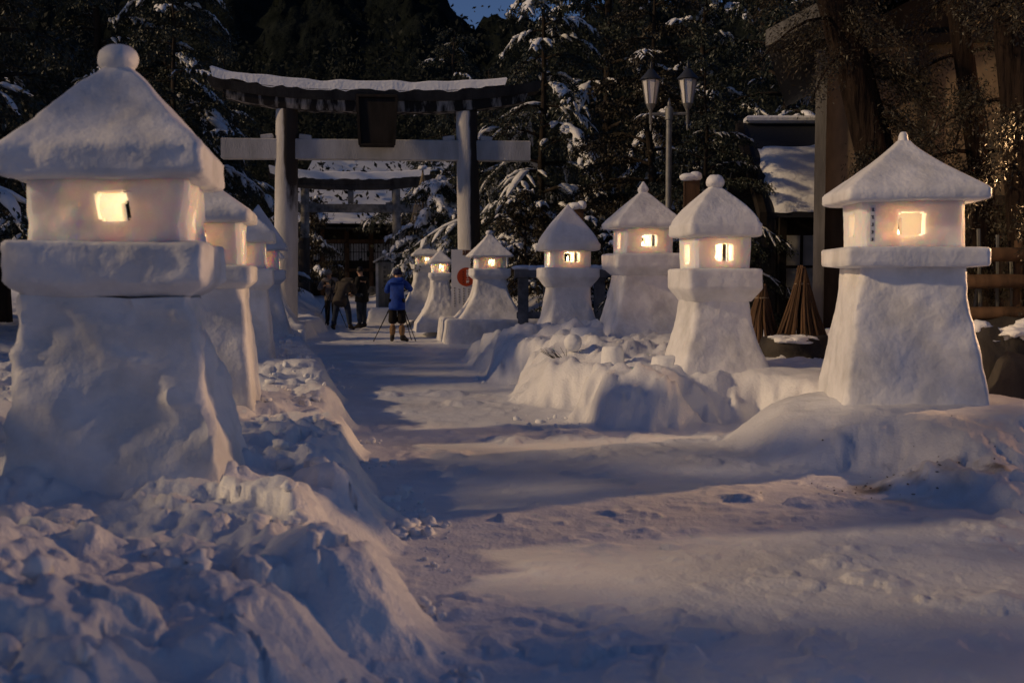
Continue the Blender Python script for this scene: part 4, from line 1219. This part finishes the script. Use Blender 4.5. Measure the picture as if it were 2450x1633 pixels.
# paper strip on the corner of the right edge lantern
ps = empty('paper_strip', (3.62 - 0.45 * math.cos(R(-4.5)) + 0.03 - 0.45 * math.sin(R(4.5)) + 0.035, 10.62 - 0.487, 1.86), R(-4.5), 'narrow paper strip with small writing on the right edge lantern', 'paper strip')
MB().box((0.0, 0, 0.17), (0.045, 0.003, 0.32)).build('strip', 'paper', ps)
mk_ = MB()
for k in range(5):
    for q in range(3): mk_.box((rr_.uniform(-0.004, 0.004), -0.0028, 0.30 - 0.066 * k - 0.011 * q), (rr_.uniform(0.012, 0.024), 0.002, 0.005))
    mk_.box((0, -0.003, 0.29 - 0.066 * k), (0.005, 0.002, 0.032))
mk_.build('writing', 'ink', ps)['kind'] = 'stuff'

# ------------------------------------------------------------------ roofed notice post past the torii, rope cone
D = 36.5
np_ = empty('notice_post', (PX(921, D), D, gz(PX(921, D), D)), R(5), 'pale roofed wooden notice post beside the far path', 'notice post')
zr = PZ(612, D) - np_.location.z
MB().box((0, 0, zr * 0.55), (0.40, 0.22, zr * 0.72), bev=0.01).build('notice_board', 'wood_grey', np_)
for s in (-1, 1):
    MB().box((s * 0.24, 0, zr * 0.42), (0.09, 0.14, zr * 0.95), bev=0.01).build('post', 'white_panel', np_)
    MB().box((s * 0.17, 0, zr * 0.955), (0.44, 0.42, 0.06), ry=s * R(32), bev=0.01).build('roof_board', 'white_panel', np_)
MB().lathe([(0.02, 0), (0.075, 0.03), (0.085, 0.08), (0.05, 0.13), (0.01, 0.15)], (0, 0, zr * 1.02), 12).build('finial', 'tree_snow', np_, True)
mk_ = MB()
for k in range(6):
    for q in range(3): mk_.box((0.0, -0.113, zr * 0.84 - 0.15 * k - 0.03 * q), (rr_.uniform(0.05, 0.09), 0.004, 0.014))
mk_.build('writing', 'ink', np_)['kind'] = 'stuff'
V, Fs = loft([(-0.3, 0.62, 0.1), (0.35, 0.5, 0.1), (0.45, 0.42, 0.1), (0.46, 0.1, 0.05)], 0.08, 0.1)
mk('snow_base', (rough_up(V, 5, 0.02, 2), Fs), 'clump_snow', np_)

D = 46.0
yk = empty('rope_cone', (PX(1013, D), D, gz(PX(1013, D), D)), 0, 'tall pole with ropes fanned out to hold branches', 'rope cone')
zt_ = PZ(405, D) - yk.location.z
MB().tube([(0, 0, -0.2), (0, 0, zt_)], 0.035, 8).build('pole', 'wood_brown', yk)
for k in range(16):
    a = 2 * math.pi * k / 16
    MB().tube([(0.02 * math.cos(a), 0.02 * math.sin(a), zt_ - 0.15), (0.55 * math.cos(a), 0.55 * math.sin(a), zt_ * 0.55), (0.95 * math.cos(a), 0.95 * math.sin(a), zt_ * 0.22)], 0.009, 4).build('rope', 'rope', yk)
V, Fq = blobs([(0, 0, zt_ + 0.03, 0.18, 0.15, 0.10, 0)], ICO3, 0.2)
link('snow_cap', mesh_np('snow_cap', V, Fq), 'tree_snow', yk, True)

# ------------------------------------------------------------------ people
def skinned(name, verts, edges, m, parent, root=0, sub=1):
    me = bpy.data.meshes.new('tmp')
    me.from_pydata([v[:3] for v in verts], edges, [])
    ob = bpy.data.objects.new('tmp', me); col.objects.link(ob)
    md = ob.modifiers.new('skin', 'SKIN'); md.use_smooth_shade = True; md.branch_smoothing = 0.3
    for i, v in enumerate(verts):
        sv = me.skin_vertices[0].data[i]
        r = v[3]
        sv.radius = r if hasattr(r, '__len__') else (r, r)
        sv.use_root = (i == root)
    sb = ob.modifiers.new('sub', 'SUBSURF'); sb.levels = sub; sb.render_levels = sub
    dg = bpy.context.evaluated_depsgraph_get(); dg.update()
    out = bpy.data.meshes.new_from_object(ob.evaluated_get(dg))
    bpy.data.objects.remove(ob); bpy.data.meshes.remove(me)
    return link(name, out, m, parent, True)


def person(label, x, y, rz, J, mats, hat=None, hood=False, gaiters=False, hem=0.80, sc=1.0):
    """J overrides joints of a standing figure that faces +y"""
    root = empty('person', (x, y, gz(x, y)), R(rz), label, 'person', 'photographers on the path')
    root.scale = (sc, sc, sc)
    P = dict(pelvis=(0, 0, 0.93), spine=(0, 0, 1.14), chest=(0, 0.0, 1.33), neck=(0, 0.02, 1.46), head=(0, 0.03, 1.535), crown=(0, 0.035, 1.63),
             hipL=(-0.09, 0, 0.88), kneeL=(-0.10, 0.02, 0.50), ankL=(-0.11, -0.01, 0.09), toeL=(-0.13, 0.16, 0.035),
             hipR=(0.09, 0, 0.88), kneeR=(0.10, 0.02, 0.50), ankR=(0.11, -0.01, 0.09), toeR=(0.13, 0.16, 0.035),
             shL=(-0.18, 0, 1.38), elL=(-0.26, 0.02, 1.12), wrL=(-0.24, 0.14, 0.92), shR=(0.18, 0, 1.38), elR=(0.26, 0.02, 1.12), wrR=(0.24, 0.14, 0.92))
    P.update(J)
    def v(k, r): return (*P[k], r)
    B = [v('pelvis', .105), v('spine', .10), v('chest', .11), v('neck', .05), v('head', .075), v('crown', .082)]
    E = [(0, 1), (1, 2), (2, 3), (3, 4), (4, 5)]
    for s in 'LR':
        b = len(B); B += [v('hip' + s, .075), v('knee' + s, .052), v('ank' + s, .036), v('toe' + s, .032)]
        E += [(0, b), (b, b + 1), (b + 1, b + 2), (b + 2, b + 3)]
    for s in 'LR':
        b = len(B); B += [v('sh' + s, .05), v('el' + s, .036), v('wr' + s, .024)]
        E += [(2, b), (b, b + 1), (b + 1, b + 2)]
        e, w = Vector(P['el' + s]), Vector(P['wr' + s])
        d = (w - e).normalized(); side = d.cross(Vector((0, 0, 1)))
        if side.length < 0.1: side = Vector((1, 0, 0))
        side.normalize(); dn = side.cross(d)
        pal = w + d * 0.055
        pi = len(B); B.append((*pal, .026)); E.append((b + 2, pi))
        for q, (o, ln) in enumerate(((-0.030, 0.055), (-0.010, 0.068), (0.010, 0.064), (0.028, 0.05))):
            k1 = pal + side * o + d * 0.03; k2 = pal + side * o * 1.1 + d * (0.03 + ln * 0.55) - dn * 0.012; k3 = k2 + d * ln * 0.3 - dn * 0.025
            i = len(B); B += [(*k1, .010), (*k2, .009), (*k3, .008)]
            E += [(pi, i), (i, i + 1), (i + 1, i + 2)]
        sg_ = 1 if s == 'L' else -1
        t1 = w + d * 0.02 + side * 0.035 * sg_; t2 = t1 + side * 0.02 * sg_ + d * 0.04
        i = len(B); B += [(*t1, .011), (*t2, .009)]; E += [(b + 2, i), (i, i + 1)]
    body = skinned('body', B, E, 'skin', root)
    # nose, eyes, mouth, ears on the head
    hc = (Vector(P['head']) + Vector(P['crown'])) / 2
    up = (Vector(P['crown']) - Vector(P['head'])).normalized()
    fw = Vector(J.get('look', (0, 1, 0))); fw = (fw - up * fw.dot(up)).normalized(); rt = fw.cross(up)
    nm = MB().tube([hc + fw * 0.085 + up * 0.012, hc + fw * 0.108 - up * 0.018, hc + fw * 0.088 - up * 0.026], [0.008, 0.015, 0.010], 6)
    nm.build('nose', 'skin', body, True)
    for s in (-1, 1):
        MB().tube([hc + rt * 0.085 * s + up * 0.02, hc + rt * 0.095 * s, hc + rt * 0.086 * s - up * 0.028], [0.010, 0.018, 0.010], 6).build('ear', 'skin', body, True)
        MB().tube([hc + fw * 0.082 + rt * (0.02 * s) + up * 0.012, hc + fw * 0.076 + rt * (0.044 * s) + up * 0.012], [0.007, 0.007], 6).build('eye', 'hair', body, True)
    MB().tube([hc + fw * 0.078 - rt * 0.02 - up * 0.05, hc + fw * 0.078 + rt * 0.02 - up * 0.05], [0.006, 0.006], 6).build('mouth', 'print_red', body, True)
    # trousers
    pl = Vector(P['pelvis'])
    T = [(*pl, .135)]; E = []
    low = 0.55 if gaiters else 1.0
    for s in 'LR':
        a, k = Vector(P['knee' + s]), Vector(P['ank' + s])
        end = a.lerp(k, 0.25 if gaiters else 0.93)
        b = len(T); T += [(*Vector(P['hip' + s]), .108), (*Vector(P['hip' + s]).lerp(a, 0.55), .098), (*a, .088 if not gaiters else .112), (*end, .066 if not gaiters else .118)]
        E += [(0, b), (b, b + 1), (b + 1, b + 2), (b + 2, b + 3)]
    skinned('trousers', T, E, mats['trousers'], root)
    # boots
    for s in 'LR':
        a, k, t = Vector(P['knee' + s]), Vector(P['ank' + s]), Vector(P['toe' + s])
        if gaiters:
            skinned('gaiter', [(*a.lerp(k, 0.22), .085), (*a.lerp(k, 0.6), .078), (*a.lerp(k, 0.92), .066)], [(0, 1), (1, 2)], mats['gaiter'], root)
        heel = k + (k - t).normalized() * 0.05; heel.z = t.z + 0.005
        skinned('boot', [(*(k + Vector((0, 0, 0.10))), .062), (*(k + Vector((0, 0, -0.02))), .058), (*heel, .045), (*k.lerp(t, 0.6), .050), (*(t + (t - k).normalized() * 0.03), .040)], [(0, 1), (1, 2), (1, 3), (3, 4)], mats['boot'], root, 1)
    # jacket
    sp, chs, nk = Vector(P['spine']), Vector(P['chest']), Vector(P['neck'])
    hemv = pl + (pl - sp) * ((0.93 - hem) / 0.21)
    hem2 = hemv + (hemv - pl).normalized() * 0.05
    W = [(*sp, .175), (*chs, .178), (*(chs.lerp(nk, 0.75)), .088), (*pl, .198), (*hemv, .212), (*hem2, .205)]
    E = [(0, 1), (1, 2), (0, 3), (3, 4), (4, 5)]
    for s in 'LR':
        b = len(W); W += [(*P['sh' + s], .088), (*Vector(P['sh' + s]).lerp(Vector(P['el' + s]), 0.5), .080), (*P['el' + s], .070), (*Vector(P['el' + s]).lerp(Vector(P['wr' + s]), 0.9), .052)]
        E += [(1, b), (b, b + 1), (b + 1, b + 2), (b + 2, b + 3)]
    jk = skinned('jacket', W, E, mats['jacket'], root, 0, 2)
    if hood:
        c = chs.lerp(nk, 0.8) + Vector(J.get('back', (0, -1, 0))) * 0.09
        V, Fq = blobs([(c.x, c.y, c.z, 0.17, 0.085, 0.085, 0.0), (c.x, c.y + 0.02, c.z - 0.07, 0.13, 0.07, 0.08, 0.2)], ICO3, 0.18)
        link('hood', mesh_np('hood', V, Fq), mats['jacket'], jk, True)
    # hat or hair
    bv, bf = ICO3
    if hat:
        p = bv[:] * np.array([0.105, 0.115, 0.10]); p[:, 2] = np.maximum(p[:, 2], -0.035)
        p = p + np.array(hc + up * 0.035)
        h = link('hat', mesh_np('hat', p, bf), hat, root, True)
        if hat == 'cap_grey':
            MB().box(hc + fw * 0.13 + up * 0.045, (0.16, 0.13, 0.018), rz=math.atan2(fw.y, fw.x) - math.pi / 2, bev=0.006).build('brim', hat, h)
    else:
        p = bv[:] * np.array([0.097, 0.105, 0.105])
        q = p @ np.array(fw)
        p = p - np.outer(np.clip(q - 0.02, 0, None), np.array(fw)) * 0.9
        p[:, 2] = np.maximum(p[:, 2], -0.045)
        link('hair', mesh_np('hair', p + np.array(hc + up * 0.03 - fw * 0.012), bf), 'hair', root, True)
    return root


def tripod(label, apex, feet, cam_rz, cl):
    root = empty('tripod', (apex[0], apex[1], 0), 0, label, 'tripod', 'camera tripods standing on the snow')
    A = Vector((0, 0, apex[2]))
    for fx_, fy_ in feet:
        f = Vector((fx_ - apex[0], fy_ - apex[1], gz(fx_, fy_) + 0.005))
        leg = MB().tube([A + (f - A) * 0.03, A.lerp(f, 0.42)], [0.018, 0.017], 8).tube([A.lerp(f, 0.40), A.lerp(f, 0.72)], [0.0135, 0.0135], 8).tube([A.lerp(f, 0.70), f], [0.0105, 0.0105], 8).build('leg', 'tripod_black', root, True, 40)
        MB().tube([A.lerp(f, 0.40), A.lerp(f, 0.435)], 0.021, 8).tube([A.lerp(f, 0.70), A.lerp(f, 0.73)], 0.017, 8).build('leg_lock', 'tripod_black', leg)
        MB().tube([A.lerp(f, 0.985), f], [0.014, 0.017], 8).build('foot', 'tripod_black', leg)
    MB().lathe([(0.05, -0.05), (0.055, 0.0), (0.03, 0.02), (0.016, 0.03), (0.016, 0.13), (0.03, 0.14), (0.03, 0.18), (0.045, 0.185), (0.045, 0.2)], (0, 0, apex[2]), 12).build('head', 'tripod_black', root, True, 40)
    cr = empty('camera', (apex[0], apex[1], apex[2] + 0.2), R(cam_rz), cl, 'camera', 'cameras mounted on the tripods')
    MB().box((0, 0, 0.052), (0.14, 0.07, 0.095), bev=0.012).box((0, 0, 0.115), (0.06, 0.06, 0.035), taper=0.7).build('camera_body', 'tripod_black', cr)
    lens = MB().tube([(0, 0.03, 0.05), (0, 0.06, 0.05), (0, 0.065, 0.05), (0, 0.16, 0.05)], [0.036, 0.036, 0.040, 0.042], 16).build('lens', 'tripod_black', cr, True, 40)
    MB().tube([(0, 0.158, 0.05), (0, 0.1625, 0.05)], [0.034, 0.034], 16).build('lens_front', 'lens_glass', lens)
    return root


person('photographer from behind in a blue hooded coat, dark knee trousers and tan gaiters', PX(950, 25.75), 25.75, 0,
       dict(spine=(0, 0.02, 1.12), chest=(0.0, 0.07, 1.29), neck=(0.0, 0.13, 1.41), head=(0.0, 0.17, 1.475), crown=(0.0, 0.19, 1.57),
            shL=(-0.17, 0.08, 1.33), shR=(0.18, 0.08, 1.33), elL=(-0.27, 0.20, 1.12), wrL=(-0.09, 0.36, 1.30), elR=(0.31, 0.20, 1.16), wrR=(0.10, 0.36, 1.36),
            toeL=(-0.14, 0.15, 0.035), toeR=(0.22, 0.13, 0.035)),
       dict(trousers='trousers_dark', gaiter='boot_tan', boot='boot_dark', jacket='coat_blue'), hat='knit_navy', hood=True, gaiters=True, hem=0.74)
tripod('tripod with wide legs in front of the blue coated photographer', (PX(950, 26.2) + 0.02, 26.22, 1.14), [(PX(893, 26.0), 26.0), (PX(994, 26.0), 26.0), (PX(984, 26.75), 26.75)], 0, 'camera held up by the blue coated photographer')
person('photographer in a pale cap and checked jacket looking down at a tripod', PX(792, 33.0), 33.0, 172,
       dict(spine=(0, 0.02, 1.13), chest=(0, 0.06, 1.31), neck=(0, 0.13, 1.43), head=(0, 0.20, 1.49), crown=(0, 0.24, 1.57), look=(0, 1, -0.3),
            shL=(-0.18, 0.06, 1.35), shR=(0.18, 0.06, 1.35), elL=(-0.30, 0.10, 1.10), wrL=(-0.10, 0.34, 1.15), elR=(0.33, 0.10, 1.09), wrR=(0.10, 0.34, 1.18)),
       dict(trousers='trousers_dark', boot='boot_dark', jacket='coat_check'), hat='cap_grey')
tripod('tripod set up before the photographer in the pale cap', (PX(794, 32.5), 32.5, 1.06), [(PX(768, 32.8), 32.8), (PX(776, 32.3), 32.3), (PX(829, 32.6), 32.6)], 172, 'camera on the tripod of the photographer in the pale cap')
person('person in a grey brown coat bending forward, seen from behind', PX(818, 31.1), 31.1, -8,
       dict(back=(0, 0.5, 0.85), pelvis=(0, -0.06, 0.90), spine=(0.02, 0.05, 1.08), chest=(0.04, 0.22, 1.20), neck=(0.05, 0.36, 1.26), head=(0.05, 0.43, 1.27), crown=(0.05, 0.52, 1.31), look=(0, 0.4, -1),
            hipL=(-0.10, -0.05, 0.86), hipR=(0.10, -0.05, 0.86), kneeL=(-0.17, 0.0, 0.48), ankL=(-0.24, -0.06, 0.09), toeL=(-0.25, 0.10, 0.035), kneeR=(0.17, 0.04, 0.48), ankR=(0.22, 0.0, 0.09), toeR=(0.28, 0.15, 0.035),
            shL=(-0.16, 0.22, 1.24), shR=(0.22, 0.22, 1.24), elL=(-0.24, 0.34, 1.02), wrL=(-0.08, 0.52, 1.0), elR=(0.30, 0.30, 1.0), wrR=(0.12, 0.50, 0.98)),
       dict(trousers='jeans', boot='boot_dark', jacket='coat_grey'), hem=0.72, sc=1.02, hat='coat_grey', hood=True)
person('person in a black jacket and jeans standing turned to the left', PX(866, 32.1), 32.1, 62,
       dict(head=(0, 0.06, 1.53), crown=(0, 0.075, 1.625), neck=(0, 0.03, 1.46), elL=(-0.27, 0.0, 1.12), wrL=(-0.20, 0.16, 0.98), elR=(0.27, -0.02, 1.12), wrR=(0.18, 0.16, 1.0), look=(0.15, 1, -0.2)),
       dict(trousers='jeans', boot='boot_dark', jacket='coat_black'), hem=0.76, sc=1.02)

# ------------------------------------------------------------------ moulded snow blocks, snowball, twigs and rubble
def bucket(label, x, y, r, h, seed, rot=0):
    V, Fs = MB().lathe([(r * 1.12, -0.15), (r * 1.1, 0), (r * 1.03, h * 0.4), (r * 0.9, h * 0.93), (r * 0.8, h), (r * 0.1, h + 0.01)], n=28).v, None
    mb = MB().lathe([(r * 1.12, -0.15), (r * 1.1, 0), (r * 1.06, h * 0.2), (r * 1.03, h * 0.4), (r * 0.97, h * 0.7), (r * 0.9, h * 0.93), (r * 0.8, h), (r * 0.1, h + 0.01)], n=28)
    mb.v = [tuple(p) for p in rough_up(np.array(mb.v), seed, 0.012, 4)]
    o = mb.build('snow_block', 'clump_snow', None, True, 55)
    o.location = (x, y, gz(x, y) - 0.02); o.rotation_euler = (R(rot), 0, 0)
    return tag(o, label, 'snow block', 'bucket moulded snow blocks')


bucket('bucket moulded snow block beside the snowball', PX(1466, 13.3), 13.3, 0.13, 0.22, 3)
bucket('bucket moulded snow block at the foot of the ball topped lantern', PX(1588, 12.9), 12.9, 0.15, 0.22, 6, 4)
bucket('broad snow block behind the snowball below the amber lantern', PX(1405, 16.2), 16.2, 0.24, 0.16, 8)
bucket('small snow block on the low plinth by the left torii pillar', PX(722, 25.9), 25.9, 0.10, 0.30, 9)
bv, bf = ICO3
p = bv * 0.115 * (1 + 0.06 * vnoise(bv[:, 0] * 2, bv[:, 1] * 2, bv[:, 2] * 2))[:, None]
o = link('snowball', mesh_np('snowball', p, bf), 'clump_snow', None, True)
sx_, sy_ = PX(1371, 14.2), 14.2
o.location = (sx_, sy_, gz(sx_, sy_) + 0.10)
tag(o, 'round snowball resting on the right bank beside twigs', 'snowball')
tw = MB(); rr_ = random.Random(12)
for k in range(16):
    a = rr_.uniform(-0.10, 0.10)
    tw.tube([(sx_ - 0.16 + a, sy_ + rr_.uniform(-0.06, 0.04), gz(sx_ - 0.16, sy_) - 0.01), (sx_ - 0.24 + a * 1.6 + rr_.uniform(-0.06, 0.04), sy_ + rr_.uniform(-0.05, 0.05), gz(sx_ - 0.16, sy_) + rr_.uniform(0.06, 0.13))], [0.004, 0.002], 4)
tag(tw.build('twig_tuft', 'wood_dark'), 'tuft of dark twigs poking out of snow by the snowball', 'twigs', kind='stuff')

# crumbled snow along the cut banks
rs = np.random.default_rng(5)
cand_ = []
n = 9000
yy = 2.6 * (22 / 2.6) ** rs.uniform(0, 1, n)
side = rs.uniform(0, 1, n)
xl_ = np.interp(yy, LX[:, 0], LX[:, 1]); xr_ = np.interp(yy, RX[:, 0], RX[:, 1])
xx = np.where(side < 0.72, xl_ - rs.exponential(0.55, n) + 0.30 * rs.uniform(0, 1, n) ** 2, xr_ + rs.normal(0, 0.25, n) + 0.12)
keep = ((side < 0.72) | ((yy > 11.6) & (yy < 20))) & (fbm(xx * 1.6, yy * 1.6, o=2) > 0.15)
xx, yy = xx[keep][:1500], yy[keep][:1500]
zz = ground_h(xx, yy)
gr_ = np.hypot(ground_h(xx + 0.06, yy) - ground_h(xx - 0.06, yy), ground_h(xx, yy + 0.06) - ground_h(xx, yy - 0.06)) / 0.12
ok_ = gr_ < 0.45
xx, yy, zz = xx[ok_], yy[ok_], zz[ok_]
sz = 0.006 + 0.05 * rs.uniform(0, 1, len(xx)) ** 5
sz = sz * np.interp(yy, [2, 6, 20], [1.15, 1.0, 0.9])
it = [(xx[i], yy[i], zz[i] + sz[i] * 0.35, sz[i] * rs.uniform(0.8, 1.5), sz[i] * rs.uniform(0.7, 1.2), sz[i] * rs.uniform(0.6, 1.0), rs.uniform(0, 6)) for i in range(len(xx))]
V, Fq = blobs(it, ICO2, 0.5, 1.6)
tag(link('snow_rubble', mesh_np('snow_rubble', V, Fq), 'clump_snow', None, True), 'crumbs and lumps of broken snow along the banks', 'snow rubble', kind='stuff')
# dirt and bark litter on the near right mound
it = []
for k in range(46):
    if k < 30: x_, y_ = 2.75 + rs.normal() * 0.28, 8.2 + rs.normal() * 0.18
    else: x_, y_ = 3.4 + rs.normal() * 0.7, 8.6 + rs.normal() * 0.6
    s_ = rs.uniform(0.003, 0.009)
    it.append((x_, y_, gz(x_, y_) + 0.004, s_ * rs.uniform(1, 2.6), s_, s_ * 0.7, rs.uniform(0, 6)))
V, Fq = blobs(it, ICO1, 0.4, 1.5)
tag(link('dirt_litter', mesh_np('dirt_litter', V, Fq), 'dirt'), 'dark dirt and bark crumbs on the near right mound', 'dirt', kind='stuff')

# ------------------------------------------------------------------ street lamp that lights the place from the right, outside the frame
sl = empty('sodium_lamp', (9.6, 13.2, 0.25), R(180), 'lit orange street lamp standing right of the warehouse yard', 'street lamp')
MB().lathe([(0.10, -0.3), (0.10, 0.4), (0.06, 0.5), (0.045, 2.7)], n=12).build('post', 'lamp_metal', sl, True, 40)
MB().tube([(0, 0, 2.65), (0.15, 0, 2.95), (0.45, 0, 3.1), (0.8, 0, 3.1)], [0.04, 0.035, 0.03, 0.03], 8).build('arm', 'lamp_metal', sl, True, 40)
MB().lathe([(0.05, 0.16), (0.17, 0.08), (0.20, 0.0), (0.19, 0.0), (0.04, 0.13)], (0.85, 0, 3.0), 16).build('shade', 'lamp_cap', sl, True, 40)
MB().lathe([(0.01, -0.06), (0.05, -0.04), (0.06, 0.02), (0.04, 0.08)], (0.85, 0, 3.0), 12).build('bulb', 'sodium_bulb', sl, True)
ld = bpy.data.lights.new('sodium_light', 'SPOT'); ld.energy = 2900; ld.spot_size = R(46); ld.spot_blend = 0.5; ld.color = (1.0, 0.58, 0.27); ld.shadow_soft_size = 0.08
lo = bpy.data.objects.new('sodium_light', ld); lo.parent = sl; lo.location = (0.85, 0, 2.88); lo.rotation_euler = Vector((0.90, 0.40, -0.12)).to_track_quat('-Z', 'Y').to_euler(); col.objects.link(lo)

ld = bpy.data.lights.new('bulb_light', 'POINT'); ld.energy = 190; ld.color = (1.0, 0.50, 0.18); ld.shadow_soft_size = 0.08
lo = bpy.data.objects.new('bulb_light', ld); lo.parent = sl; lo.location = (0.85, 0, 2.84); col.objects.link(lo)

# ------------------------------------------------------------------ unseen trees added on the left to shade the path and lanterns
tree('broad2', -7.2, 6.3, 'unseen small evergreen tree added to shade the largest lantern and path', 33, 0.72, 0.74)
tree('broad2', -7.4, 1.35, 'unseen evergreen tree added on the left to shade the foreground path', 73, 1.0)
tree('broad', -8.5, -3.6, 'second unseen evergreen tree added behind the camera for shade', 193, 1.0)
tree('broad', -20.0, 15.0, 'unseen evergreen tree added far to the left for shade', 160, 1.0)
for o in bpy.data.objects:
    if o.name.startswith('bough_snow') or o.name.startswith('crown'): o['kind'] = 'stuff'
